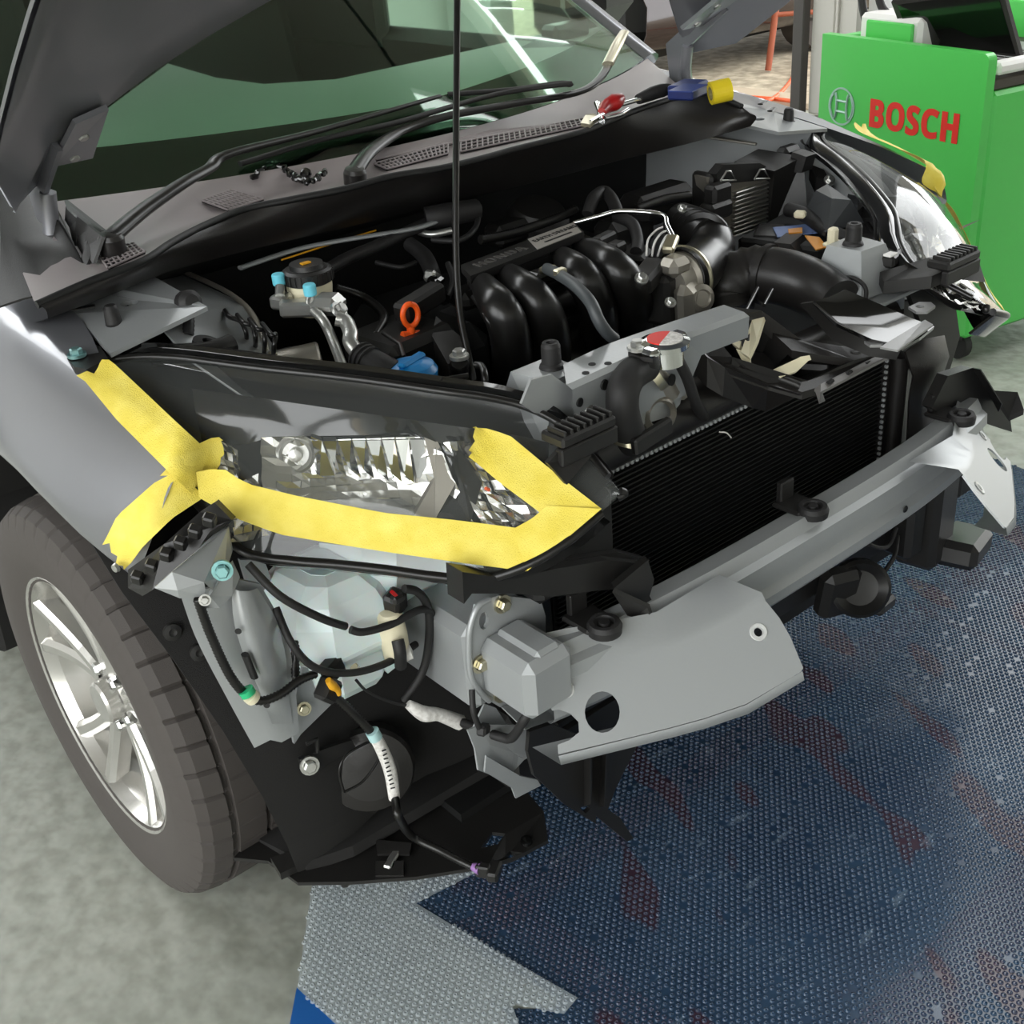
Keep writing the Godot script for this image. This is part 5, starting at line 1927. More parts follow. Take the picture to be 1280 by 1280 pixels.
	var ex: Vector3 = (q0[1] - q0[0]).normalized()
	var ez: Vector3 = (q0[3] - q0[0])
	ez = (ez - ex * ez.dot(ex)).normalized()
	lay_text("HONDA", q0[0].lerp(q0[1], 0.29).lerp(q0[3].lerp(q0[2], 0.29), 0.5) + Vector3(0, 0.0005, 0), ex, -ez, 0.0165, 0.0022, mat(rgb(84, 82, 80), 0.3), I, 1.3)
	lay_text("EARTH DREAMS", q0[0].lerp(q0[1], 0.785).lerp(q0[3].lerp(q0[2], 0.785), 0.36) + Vector3(0, 0.0016, 0), ex, -ez, 0.0098, 0.0006, M.deep, I, 1.0)
	m = MB.new()
	var tc: Vector3 = q0[0].lerp(q0[1], 0.785).lerp(q0[3].lerp(q0[2], 0.785), 0.72) + Vector3(0, 0.0018, 0)
	m.box(tc, Vector3(0.062, 0.0006, 0.004), Basis(ex, Vector3.UP, -ex.cross(Vector3.UP)))
	obj("name_underline", m, M.deep, I)
	# breather hose over the runners
	m = MB.new()
	m.tube(Yv([684, 336, 0.875, 700, 344, 0.885, 720, 358, 0.885, 738, 378, 0.875, 748, 400, 0.855, 758, 415, 0.835, 768, 424, 0.82]), 0.0085, 12)
	obj("breather_hose", m, mat(rgb(66, 70, 72), 0.45), car)
	m = MB.new()
	m.box(Y(700, 340, 0.89), Vector3(0.018, 0.01, 0.012), Basis(), 0.002)
	m.tube(Yv([678, 338, 0.868, 692, 336, 0.882]), 0.006, 8)
	obj("breather_clip", m, M.zinc, car)
	m = MB.new()
	m.tube(Yv([717, 279, 0.862, 750, 270, 0.872, 777, 264, 0.88, 826, 268, 0.88, 834, 282, 0.87, 843, 300, 0.855]), 0.0042, 10)
	obj("fuel_pipe", m, M.chrome, car, "thin bright metal pipe")
	# throttle body
	var T := hub("throttle_body", car)
	var tp := Y(848, 350, 0.80)
	var tax := (Y(872, 338, 0.80) - tp).normalized()
	m = MB.new()
	m.lathe(tp, tax, [Vector2(0.0, -0.03), Vector2(0.034, -0.03), Vector2(0.036, 0.0), Vector2(0.042, 0.006), Vector2(0.042, 0.016)], 24)
	m.box(tp + Vector3(-0.012, -0.03, 0.03), Vector3(0.05, 0.075, 0.035), Basis.from_euler(Vector3(0, 0.3, 0.1)), 0.012)
	m.box(tp + Vector3(-0.02, 0.03, 0.01), Vector3(0.045, 0.03, 0.04), Basis(), 0.01)
	m.lathe(tp + Vector3(0.0, -0.02, 0.045), Vector3(-0.3, 0.25, 1), [Vector2(0.022, -0.01), Vector2(0.022, 0.006), Vector2(0.014, 0.01), Vector2(0.012, 0.006), Vector2(0, 0.006)], 18)
	obj("casting", m, M.cast, T)
	m = MB.new()
	m.lathe(tp + tax * 0.014, tax, [Vector2(0.049, 0.0), Vector2(0.0505, 0.005), Vector2(0.049, 0.01)], 30)
	obj("clamp", m, M.zinc, T)
	m = MB.new()
	m.tube([tp + tax * 0.014, tp + tax * 0.035, Y(882, 324, 0.80), Y(890, 308, 0.81), Y(884, 294, 0.82)], [0.045, 0.043, 0.039, 0.038, 0.037], 22)
	for k in 3:
		m.lathe(Y(882 - k * 7, 292 - k * 3, 0.825), Vector3(0.6, 0.2, -0.3), [Vector2(0.034, -0.006), Vector2(0.042, -0.002), Vector2(0.042, 0.002), Vector2(0.034, 0.006)], 24)
	m.tube([Y(886, 298, 0.82), Y(870, 286, 0.825), Y(850, 278, 0.825)], [0.036, 0.035, 0.034], 20)
	obj("inlet_hose", m, M.satin, T)
	m = MB.new()
	m.box(Y(838, 305, 0.855), Vector3(0.04, 0.012, 0.02), Basis.from_euler(Vector3(0, 0.5, 0.3)), 0.003)
	obj("pipe_union", m, M.zinc, T)
	for q: Array in [[802, 348, 0.84, 0.007], [853, 261, 0.862, 0.006], [838, 378, 0.80, 0.006]]:
		m = MB.new()
		m.bolt(Y(q[0], q[1], q[2]), Vector3(-0.2, 0.7, 0.5), q[3])
		obj("throttle_bolt", m, M.alu, T)
	m = MB.new()
	m.box(Y(810, 345, 0.82), Vector3(0.07, 0.03, 0.04), Basis.from_euler(Vector3(0, 0.3, 0.2)), 0.006)
	m.box(Y(790, 320, 0.82), Vector3(0.04, 0.02, 0.06), Basis.from_euler(Vector3(0, 0.3, 0.2)), 0.006)
	m.box(Y(755, 300, 0.85), Vector3(0.05, 0.02, 0.02), Basis.from_euler(Vector3(0, 0.2, 0)), 0.004)
	m.box(Y(770, 310, 0.84), Vector3(0.03, 0.02, 0.025), Basis.from_euler(Vector3(0, 0.2, 0)), 0.004)
	m.box(Y(830, 370, 0.78), Vector3(0.06, 0.08, 0.05), Basis.from_euler(Vector3(0, 0.2, 0)), 0.008)
	obj("throttle_plugs", m, M.plastic, T)
	m = MB.new()
	for k in 3:
		m.tube(Yv([808 + k * 7, 320, 0.84, 810 + k * 8, 300 + k * 4, 0.86, 820 + k * 6, 288 + k * 4, 0.862, 828 + k * 4, 284 + k * 5, 0.86]), 0.0018, 6)
	obj("bundle_wires", m, M.white, T)

func lay_text(s: String, at: Vector3, ex: Vector3, ey: Vector3, high: float, deep: float, material: Material, parent: Node, wide := 1.0, bold := 0.0) -> void:
	var t := TextMesh.new()
	var f := SystemFont.new()
	f.font_names = PackedStringArray(["Droid Sans"])
	f.font_weight = 700
	var fv := FontVariation.new()
	fv.base_font = f
	fv.variation_embolden = bold
	t.font = fv
	t.text = s
	t.font_size = 64
	t.pixel_size = high / 46.0
	t.depth = deep
	t.curve_step = 1.0
	var o := MeshInstance3D.new()
	o.mesh = t
	o.material_override = material
	o.name = "lettering"
	parent.add_child(o, true)
	o.transform = Transform3D(Basis(ex * wide, ey, ex.cross(ey).normalized()), at - _world_at(parent))

# ---------------------------------------------------------------- engine bay, left
func build_left() -> void:
	var m: MB
	# engine computer: finned aluminium box on a carrier
	var E := hub("engine_computer", car)
	m = MB.new()
	m.slab(Zs([882, 222, 972, 214, 966, 290, 914, 294, 890, 270], 0.12), Vector3(0.004, 0, -0.03))
	obj("case", m, M.cast, E)
	for k in 11:
		m = MB.new()
		var v := 232.0 + k * 5.3
		m.box((Z(912 - k * 0.2, v + 4, 0.125) + Z(968 - k * 0.4, v, 0.125)) * 0.5, Vector3(0.105, 0.0032, 0.012), Basis.from_euler(Vector3(0, 0, -0.01)), 0.001)
		obj("cooling_fin", m, M.alu, E)
	m = MB.new()
	m.slab(Zs([895, 218, 905, 206, 950, 204, 968, 214, 966, 224, 900, 230], 0.13), Vector3(0, 0, -0.02))
	m.box(Z(897, 245, 0.14), Vector3(0.05, 0.045, 0.03), Basis(), 0.006)
	m.box(Z(895, 262, 0.145), Vector3(0.06, 0.03, 0.035), Basis(), 0.006)
	m.box(Z(880, 250, 0.10), Vector3(0.02, 0.1, 0.05), Basis(), 0.006)
	obj("connector", m, M.plastic, E)
	m = MB.new()
	for q: Array in [[910, 222], [952, 220]]:
		m.tube(Zs([q[0] - 9, q[1] + 4, q[0] - 2, q[1] - 8, q[0] + 3, q[1] - 8, q[0] + 10, q[1] + 3, q[0] - 9, q[1] + 4], 0.145), 0.002, 5, false)
	obj("carrier_loop", m, M.alu, E)
	# battery box, fuse box and covers
	m = MB.new()
	m.hexa(Yv([905, 255, 0.72, 960, 300, 0.72, 1012, 300, 0.72, 985, 245, 0.72]) + Yv([918, 202, 0.865, 968, 214, 0.855, 1004, 196, 0.865, 948, 186, 0.875]))
	m.box(Y(985, 205, 0.84), Vector3(0.05, 0.07, 0.03), Basis(), 0.008)
	obj("fuse_box", m, M.plastic, car)
	m = MB.new()
	m.slab(Yv([990, 190, 0.875, 1008, 196, 0.87, 1002, 216, 0.84, 985, 215, 0.84]), Vector3(0.03, 0, 0))
	m.slab(Yv([1012, 205, 0.84, 1030, 212, 0.83, 1037, 225, 0.82, 1020, 222, 0.82]), Vector3(0, -0.03, 0.0))
	obj("fuse_box_bracket", m, M.plastic, car)
	m = MB.new()
	m.bolt(Y(1037, 225, 0.835), Vector3(-0.3, 0.6, 0.7), 0.007)
	obj("box_bolt", m, M.alu, car)
	m = MB.new()
	m.hexa(Yv([1005, 264, 0.80, 1035, 290, 0.80, 1080, 278, 0.80, 1048, 246, 0.80]) + Yv([1020, 238, 0.845, 1040, 248, 0.845, 1064, 250, 0.84, 1034, 230, 0.845]))
	m.slab(Yv([1060, 242, 0.835, 1074, 246, 0.83, 1072, 256, 0.83, 1058, 254, 0.83]), Vector3(0, -0.01, 0))
	obj("relay_cover", m, mat(rgb(66, 68, 70), 0.35), car)
	m = MB.new()
	m.box(Y(962, 302, 0.76), Vector3(0.07, 0.045, 0.06), Basis.from_euler(Vector3(0, 0.5, 0.1)), 0.008)
	m.box(Y(985, 312, 0.765), Vector3(0.09, 0.04, 0.06), Basis.from_euler(Vector3(0, 0.3, 0)), 0.015)
	obj("battery_clamp", m, M.plastic_soft, car)
	m = MB.new()
	m.box(Y(1000, 298, 0.762), Vector3(0.17, 0.03, 0.16), Basis.from_euler(Vector3(0, 0.2, 0)), 0.006)
	var bat := obj("battery", m, M.deep, car)
	m = MB.new()
	m.slab(Yv([966, 284, 0.785, 1018, 279, 0.785, 1025, 290, 0.782, 972, 296, 0.782]), Vector3(0, -0.002, 0))
	obj("battery_label", m, mat(rgb(120, 140, 186), 0.4), bat)
	m = MB.new()
	m.slab(Yv([1006, 294, 0.79, 1024, 296, 0.79, 1034, 308, 0.786, 1020, 312, 0.786]), Vector3(0, -0.002, 0))
	m.slab(Yv([985, 286, 0.788, 1003, 284, 0.788, 1003, 290, 0.787, 986, 291, 0.787]), Vector3(0, -0.002, 0))
	obj("battery_label", m, mat(rgb(224, 150, 50), 0.4), bat)
	m = MB.new()
	m.box(Y(1028, 318, 0.755), Vector3(0.03, 0.006, 0.03), Basis(), 0.002)
	obj("battery_label", m, M.white, bat)
	# wiring
	m = MB.new()
	m.tube(Yv([985, 262, 0.80, 1005, 268, 0.80, 1030, 285, 0.795, 1060, 298, 0.79, 1095, 302, 0.785, 1120, 318, 0.78]), 0.0125, 12)
	m.tube(Yv([1095, 235, 0.82, 1083, 255, 0.80, 1085, 280, 0.79, 1100, 300, 0.79, 1130, 305, 0.79]), 0.004, 7)
	m.tube(Yv([1030, 292, 0.80, 1045, 285, 0.80, 1058, 272, 0.80]), 0.004, 7)
	m.tube(Yv([1040, 350, 0.78, 1065, 347, 0.79, 1082, 360, 0.775, 1081, 382, 0.75]), 0.0035, 7)
	m.tube(Yv([1100, 310, 0.79, 1130, 300, 0.79, 1150, 290, 0.79]), 0.006, 7)
	obj("wiring_loom", m, M.rubber, car)
	m = MB.new()
	m.box(Y(1000, 268, 0.815), Vector3(0.016, 0.012, 0.02), Basis.from_euler(Vector3(0, 0.4, 0)), 0.003)
	obj("loom_clip", m, M.cream, car)
	# main air duct: ribbed bend, then smooth duct and snorkel
	var D := hub("air_duct", car)
	m = MB.new()
	m.bellows(Yv([912, 398, 0.715, 905, 374, 0.74, 915, 352, 0.765, 940, 342, 0.775, 960, 344, 0.775]), 0.042, 0.004, 0.013, 22)
	obj("bellows", m, M.plastic_soft, D, "ribbed black rubber air hose")
	m = MB.new()
	m.tube(Yv([950, 342, 0.776, 985, 348, 0.775, 1020, 362, 0.765, 1048, 380, 0.755]), [0.045, 0.045, 0.044, 0.04], 22)
	m.lathe(Y(958, 343, 0.776), Y(985, 348, 0.775) - Y(950, 342, 0.776), [Vector2(0.044, -0.006), Vector2(0.049, -0.005), Vector2(0.049, 0.005), Vector2(0.044, 0.006)], 26)
	obj("duct", m, M.plastic_soft, D)
	m = MB.new()
	m.loft([Yv([1015, 378, 0.80, 1035, 372, 0.805, 1057, 362, 0.81]), Yv([1046, 404, 0.775, 1075, 394, 0.775, 1100, 380, 0.78]), Yv([1090, 424, 0.76, 1115, 412, 0.76, 1140, 398, 0.76]), Yv([1128, 434, 0.752, 1150, 422, 0.752, 1168, 408, 0.752])], -0.006)
	obj("snorkel", m, M.gloss, D, "shiny black intake snorkel")
	m = MB.new()
	m.loft([Yv([1000, 380, 0.79, 1015, 378, 0.80]), Yv([1040, 425, 0.745, 1046, 404, 0.775]), Yv([1085, 445, 0.735, 1090, 424, 0.76]), Yv([1120, 450, 0.73, 1128, 434, 0.752])], -0.004)
	obj("snorkel_side", m, M.plastic, D)
	for q: Array in [[947, 360, 932, 390], [965, 362, 955, 382]]:
		m = MB.new()
		m.tube(Yv([q[0], q[1], 0.79, q[2], q[3], 0.79]), 0.003, 6, false)
		obj("stay_wire", m, M.satin, D)
	m = MB.new()
	for q: Array in [[1093, 424, 0.755], [1150, 383, 0.765]]:
		var c := Y(q[0], q[1], q[2])
		m.slab([c + Vector3(-0.022, 0, 0.008), c + Vector3(-0.012, 0, -0.012), c + Vector3(0.016, 0, -0.012), c + Vector3(0.026, 0, 0.002), c + Vector3(0.016, 0, 0.016), c + Vector3(-0.012, 0, 0.02)], Vector3(0, -0.004, 0), [ring(c, Vector3.UP, 0.0065, 10)])
	m.slab(Yv([1100, 436, 0.758, 1156, 402, 0.758, 1166, 408, 0.758, 1122, 440, 0.756]), Vector3(0, 0.003, 0))
	obj("snorkel_tab", m, mat(rgb(150, 150, 150), 0.35, 0.5), D)
	# shroud frame over the fans
	var S := hub("fan_shroud", car)
	var outer := Yv([862, 420, 0.80, 882, 402, 0.81, 910, 383, 0.82, 952, 388, 0.80, 975, 405, 0.775, 1002, 425, 0.75, 1050, 432, 0.735, 1108, 440, 0.715, 1022, 484, 0.705, 1003, 490, 0.705, 960, 478, 0.72, 905, 458, 0.76, 885, 445, 0.775])
	var hole := Yv([890, 416, 0.795, 910, 398, 0.805, 945, 396, 0.79, 965, 415, 0.765, 990, 438, 0.745, 1068, 450, 0.72, 1010, 476, 0.712, 965, 466, 0.73, 915, 446, 0.77])
	m = MB.new()
	m.slab(outer, Vector3(0, -0.012, 0), [hole])
	obj("frame", m, M.plastic_soft, S)
	m = MB.new()
	var edge := Yv([862, 420, 0.80, 885, 445, 0.775, 905, 458, 0.76, 960, 478, 0.72, 1003, 490, 0.705])
	var edge2 := []
	for p: Vector3 in edge:
		edge2.append(Vector3(p.x, p.y - 0.045, minf(p.z, 0.53)))
	m.loft([edge, edge2], 0.004, false)
	obj("front_skirt", m, M.plastic_soft, S)
	m = MB.new()
	var ho := []
	var ho2 := []
	for p: Vector3 in hole:
		ho.append(p)
		ho2.append(Vector3(p.x, 0.655, minf(p.z - 0.05, 0.47)))
	m.loft([ho, ho2], 0.0, false, true)
	m.slab(ho2, Vector3(0, -0.004, 0))
	m.box(Y(930, 430, 0.76), Vector3(0.04, 0.04, 0.03), Basis.from_euler(Vector3(0, 0.5, 0.3)), 0.006)
	m.box(Y(1020, 455, 0.70), Vector3(0.05, 0.03, 0.05), Basis.from_euler(Vector3(0, 0.5, 0.3)), 0.006)
	obj("well", m, M.plastic, S)
	m = MB.new()
	m.slab(Yv([1018, 486, 0.712, 1026, 480, 0.716, 1106, 440, 0.72, 1114, 444, 0.717, 1026, 490, 0.71]), Vector3(0, -0.004, 0))
	m.slab(Yv([1018, 486, 0.712, 1026, 490, 0.71, 1030, 502, 0.69, 1024, 505, 0.69]), Vector3(0.003, 0, 0))
	obj("front_lip", m, mat(rgb(110, 108, 106), 0.35, 0.2), S)
	for k in 4:
		m = MB.new()
		m.box(Y(1038 + k * 23, 477 - k * 11.5, 0.716), Vector3(0.014, 0.005, 0.008), Basis.from_euler(Vector3(0, 0.1, 0)), 0.002)
		obj("lip_clip", m, M.deep, S)
	m = MB.new()
	m.tube(Yv([922, 455, 0.755, 945, 462, 0.735, 1000, 482, 0.712]), 0.006, 8)
	m.lathe(Y(1070, 441, 0.732), Vector3.UP, [Vector2(0.008, 0), Vector2(0.008, 0.003), Vector2(0.004, 0.003)], 12)
	obj("frame_rib", m, M.plastic, S)
	# cream fan blades glimpsed in the well
	m = MB.new()
	m.slab(Yv([914, 428, 0.775, 925, 410, 0.785, 930, 414, 0.782, 924, 436, 0.765]), Vector3(0.004, -0.006, 0))
	m.slab(Yv([926, 440, 0.765, 940, 400, 0.79, 955, 396, 0.79, 946, 425, 0.775, 936, 446, 0.76]), Vector3(0.004, -0.006, 0))
	m.slab(Yv([920, 436, 0.768, 936, 440, 0.762, 938, 460, 0.745, 930, 456, 0.748]), Vector3(0.004, -0.006, 0))
	obj("fan_blade", m, M.cream, S, "cream plastic blade")
	m = MB.new()
	m.loft([Yv([958, 468, 0.728, 985, 455, 0.735, 1000, 446, 0.74, 1010, 446, 0.738]), Yv([975, 474, 0.722, 995, 466, 0.725, 1008, 452, 0.732, 1014, 450, 0.734])], 0.005)
	obj("fan_blade", m, M.cream, S, "cream plastic blade")
	# lower half of the left stop bracket
	m = MB.new()
	m.hexa(Yv([1052, 398, 0.64, 1130, 405, 0.64, 1135, 360, 0.64, 1075, 345, 0.64]) + Yv([1040, 352, 0.752, 1130, 358, 0.752, 1132, 344, 0.752, 1060, 340, 0.752]))
	obj("bracket_base", m, M.steel, car)
	m = MB.new()
	m.box(Y(1041, 296, 0.83), Vector3(0.016, 0.03, 0.014), Basis(), 0.003)
	m.box(Y(1041, 304, 0.815), Vector3(0.03, 0.006, 0.02), Basis(), 0.002)
	obj("cream_clip", m, M.cream, car)
	m = MB.new()
	m.slab(Zs([1098, 378, 1108, 368, 1118, 380, 1112, 390, 1094, 392], 0.45), Vector3(0, 0, -0.01))
	m.box(Y(1112, 322, 0.80), Vector3(0.05, 0.02, 0.03), Basis.from_euler(Vector3(0, 0.3, 0)), 0.004)
	obj("bracket_clip", m, M.plastic, car)
	m = MB.new()
	m.box(Y(1113, 318, 0.815), Vector3(0.02, 0.004, 0.014), Basis(), 0.001)
	m.lathe(Z(1096, 382, 0.46), Vector3(0, 0.2, 1), [Vector2(0.009, 0), Vector2(0.008, 0.006), Vector2(0, 0.008)], 14)
	obj("bracket_pin", m, M.white, car)
	# left lamp rear covers
	m = MB.new()
	m.box(Vector3(0.585, 0.765, 0.35), Vector3(0.1, 0.1, 0.1), Basis.from_euler(Vector3(0, 0.5, 0)), 0.015)
	m.box(Vector3(0.52, 0.73, 0.42), Vector3(0.05, 0.09, 0.07), Basis.from_euler(Vector3(0, 0.5, 0)), 0.015)
	obj("lamp_rear_cover", m, M.deep, car)
	m = MB.new()
	m.lathe(Vector3(0.535, 0.765, 0.365), Vector3(-0.8, 0.2, 0.1), [Vector2(0.03, 0), Vector2(0.028, 0.012), Vector2(0.01, 0.016), Vector2(0, 0.016)], 18)
	obj("bulb_cover", m, M.rubber, car)
	# black bar to the left comb bracket, lower brackets
	m = MB.new()
	m.slab(Yv([1100, 340, 0.79, 1160, 322, 0.80, 1195, 318, 0.805, 1200, 330, 0.80, 1165, 345, 0.79, 1105, 352, 0.78]), Vector3(0, -0.02, 0))
	m.slab(Zs([1130, 350, 1160, 345, 1190, 350, 1200, 420, 1185, 470, 1160, 470, 1150, 400], 0.50), Vector3(0, 0, -0.01))
	obj("lamp_carrier", m, M.plastic, car)
	m = MB.new()
	m.loft([Zv([1130, 440, 0.53, 1150, 425, 0.53, 1178, 420, 0.52]), Zv([1140, 470, 0.55, 1160, 462, 0.56, 1184, 445, 0.54]), Zv([1135, 500, 0.53, 1150, 490, 0.54, 1170, 485, 0.52]), Zv([1130, 600, 0.52, 1150, 580, 0.52, 1165, 560, 0.5])], 0.004)
	obj("air_guide", m, M.plastic_soft, car)
	m = MB.new()
	m.slab(Zs([1165, 510, 1185, 470, 1215, 460, 1240, 500, 1262, 515, 1265, 540, 1220, 525, 1180, 520], 0.60), Vector3(0, 0, -0.02))
	m.slab([Z(1215, 460, 0.60), Z(1240, 500, 0.60), Z(1248, 515, 0.62), Z(1252, 505, 0.64), Z(1225, 462, 0.62)], Vector3(0.003, 0, 0))
	m.slab([Z(1240, 488, 0.60), Z(1272, 490, 0.62), Z(1280, 512, 0.64), Z(1262, 520, 0.62)], Vector3(0, -0.01, 0))
	obj("bumper_bracket", m, M.plastic, car)
	m = MB.new()
	m.slab(Zs([1190, 520, 1196, 516, 1198, 530, 1225, 528, 1230, 540, 1200, 545], 0.59), Vector3(0, 0, -0.01))
	m.bolt(Z(1212, 532, 0.6), Vector3(0, 0.6, 0.6), 0.009)
	obj("bumper_bracket_nut", m, M.alu, car)
	# what hangs under the left end of the beam
	m = MB.new()
	m.box(Vector3(0.47, 0.34, 0.56), Vector3(0.1, 0.24, 0.08), Basis.from_euler(Vector3(0, 0.2, 0)), 0.012)
	m.box(Vector3(0.58, 0.37, 0.54), Vector3(0.09, 0.12, 0.08), Basis(), 0.012)
	m.box(Vector3(0.54, 0.23, 0.60), Vector3(0.14, 0.05, 0.08), Basis.from_euler(Vector3(0, 0.3, -0.2)), 0.012)
	m.box(Vector3(0.40, 0.36, 0.56), Vector3(0.05, 0.2, 0.06), Basis(), 0.01)
	obj("air_guide", m, M.plastic, car)
	var F := hub("horn", car)
	var fp := Z(1075, 735, 0.60)
	m = MB.new()
	m.lathe(fp, Vector3(-0.6, 0.35, 0.7), [Vector2(0.0, -0.05), Vector2(0.035, -0.045), Vector2(0.05, -0.01), Vector2(0.05, 0.008), Vector2(0.044, 0.012), Vector2(0.03, 0.002), Vector2(0, -0.002)], 26)
	obj("bell", m, M.satin, F)
	m = MB.new()
	m.box(fp + Vector3(-0.02, -0.01, -0.03), Vector3(0.07, 0.1, 0.04), Basis.from_euler(Vector3(0.2, -0.4, 0)), 0.012)
	m.box(fp + Vector3(0.035, -0.04, 0.01), Vector3(0.06, 0.025, 0.05), Basis.from_euler(Vector3(0, 0.2, -0.2)), 0.006)
	obj("bracket", m, M.plastic, F)
	m = MB.new()
	m.tube(Zv([1085, 680, 0.6, 1100, 685, 0.6, 1112, 680, 0.59, 1120, 660, 0.58]), 0.004, 8)
	m.tube(Zv([1105, 715, 0.6, 1118, 695, 0.6, 1122, 670, 0.58]), 0.004, 8)
	obj("horn_lead", m, M.rubber, car)

# ---------------------------------------------------------------- masking tape
func strip(a: Array, b: Array, n: int, lift: float, label: String, mirror := 1.0, ragged := 0) -> void:
	var A := []
	var B := []
	for k in range(0, a.size(), 2):
		A.append(Vector2(a[k], a[k + 1]))
	for k in range(0, b.size(), 2):
		B.append(Vector2(b[k], b[k + 1]))
	var rng := RandomNumberGenerator.new()
	rng.seed = n + a.size() * 7
	var K := 7
	var px := []
	var far := []
	for i in n + 1:
		var t := i / float(n)
		var pa := along(A, t)
		var pb := along(B, t)
		var r := []
		var d := []
		for k in K:
			var q := pa.lerp(pb, k / (K - 1.0))
			if ragged and (i == 0 and ragged & 1 or i == n and ragged & 2):
				q += Vector2(rng.randf_range(-5, 5), rng.randf_range(-5, 5))
			var h := onto(q.x, q.y, [lens_tris, fender_tris], lift, CAM_AT)
			r.append(q)
			d.append((h - CAM_AT).length())
		px.append(r)
		far.append(d)
	# the tape bridges gaps: missing depths come from neighbours, then it is drawn taut
	for pass_ in 40:
		var done := true
		var nw := far.duplicate(true)
		for i in n + 1:
			for k in K:
				if far[i][k] < 0.01:
					var sum := 0.0
					var cnt := 0
					for e: Array in [[-1, 0], [1, 0], [0, -1], [0, 1]]:
						var ii: int = i + e[0]
						var kk: int = k + e[1]
						if ii >= 0 and ii <= n and kk >= 0 and kk < K and far[ii][kk] > 0.01:
							sum += far[ii][kk]
							cnt += 1
					if cnt:
						nw[i][k] = sum / cnt
					else:
						done = false
		far = nw
		if done:
			break
	var near := far.duplicate(true)
	for i in n + 1:
		for k in K:
			for e: Array in [[-1, 0], [1, 0], [0, -1], [0, 1], [-1, -1], [1, 1], [-1, 1], [1, -1]]:
				var ii: int = clampi(i + e[0], 0, n)
				var kk: int = clampi(k + e[1], 0, K - 1)
				near[i][k] = minf(near[i][k], far[ii][kk] + 0.001)
	far = near
	for pass_ in 12:
		var nw := far.duplicate(true)
		for i in n + 1:
			for k in K:
				var sum := 0.0
				var cnt := 0
				for e: Array in [[-1, 0], [1, 0], [0, -1], [0, 1]]:
					var ii: int = i + e[0]
					var kk: int = k + e[1]
					if ii >= 0 and ii <= n and kk >= 0 and kk < K:
						sum += far[ii][kk]
						cnt += 1
				nw[i][k] = minf(far[i][k], sum / cnt)
		far = nw
	var rows := []
	for i in n + 1:
		var r := []
		for k in K:
			r.append(CAM_AT + sight(px[i][k].x, px[i][k].y).normalized() * far[i][k])
		rows.append(r)
	var m := MB.new(mirror)
	m.loft(rows, 0.0004)
	var o := obj("masking_tape", m, M.tape)
	tag(o, label, "masking tape", "yellow masking tape strips on the lamps and wings")

func build_tape() -> void:
	strip([100, 469, 146, 525, 211, 590, 240, 618], [138, 450, 169, 479, 221, 528, 262, 566], 20, 0.007, "yellow tape running down the right wing's crest to the headlight corner", 1.0, 1)
	strip([130, 678, 146, 645, 192, 604, 222, 588], [157, 713, 178, 684, 215, 648, 256, 621], 12, 0.003, "yellow tape across the right wing's front edge above the tyre", 1.0, 1)
	strip([202, 592, 232, 562, 274, 543], [240, 612, 262, 600, 279, 575], 8, 0.004, "torn yellow tape ear where wing and headlight strips cross", 1.0, 3)
	strip([245, 590, 277, 584, 306, 604, 372, 620, 480, 641, 570, 650, 655, 661], [249, 622, 290, 646, 349, 668, 420, 680, 490, 691, 580, 704, 658, 714], 22, 0.0025, "long yellow tape strip along the bottom of the near headlight", 1.0, 0)
	strip([593, 531, 637, 544, 690, 588, 752, 636], [588, 572, 624, 603, 650, 622, 690, 652], 12, 0.003, "short yellow tape strip slanting over the near headlight's inner top", 1.0, 1)
	strip([752, 636, 705, 676, 659, 714], [684, 632, 665, 648, 640, 662], 10, 0.004, "yellow tape patch closing the near headlight's inner point", 1.0, 0)
	# far lamp: the same places mirrored, seen edge on
	strip([100, 469, 146, 525, 211, 590, 240, 618], [138, 450, 169, 479, 221, 528, 262, 566], 20, 0.007, "yellow tape on the far wing beside the green cart", -1.0, 1)
	strip([245, 590, 277, 584, 306, 604, 372, 620, 480, 641, 570, 650, 655, 661], [249, 622, 290, 646, 349, 668, 420, 680, 490, 691, 580, 704, 658, 714], 22, 0.0025, "yellow tape edge along the far headlight", -1.0, 0)

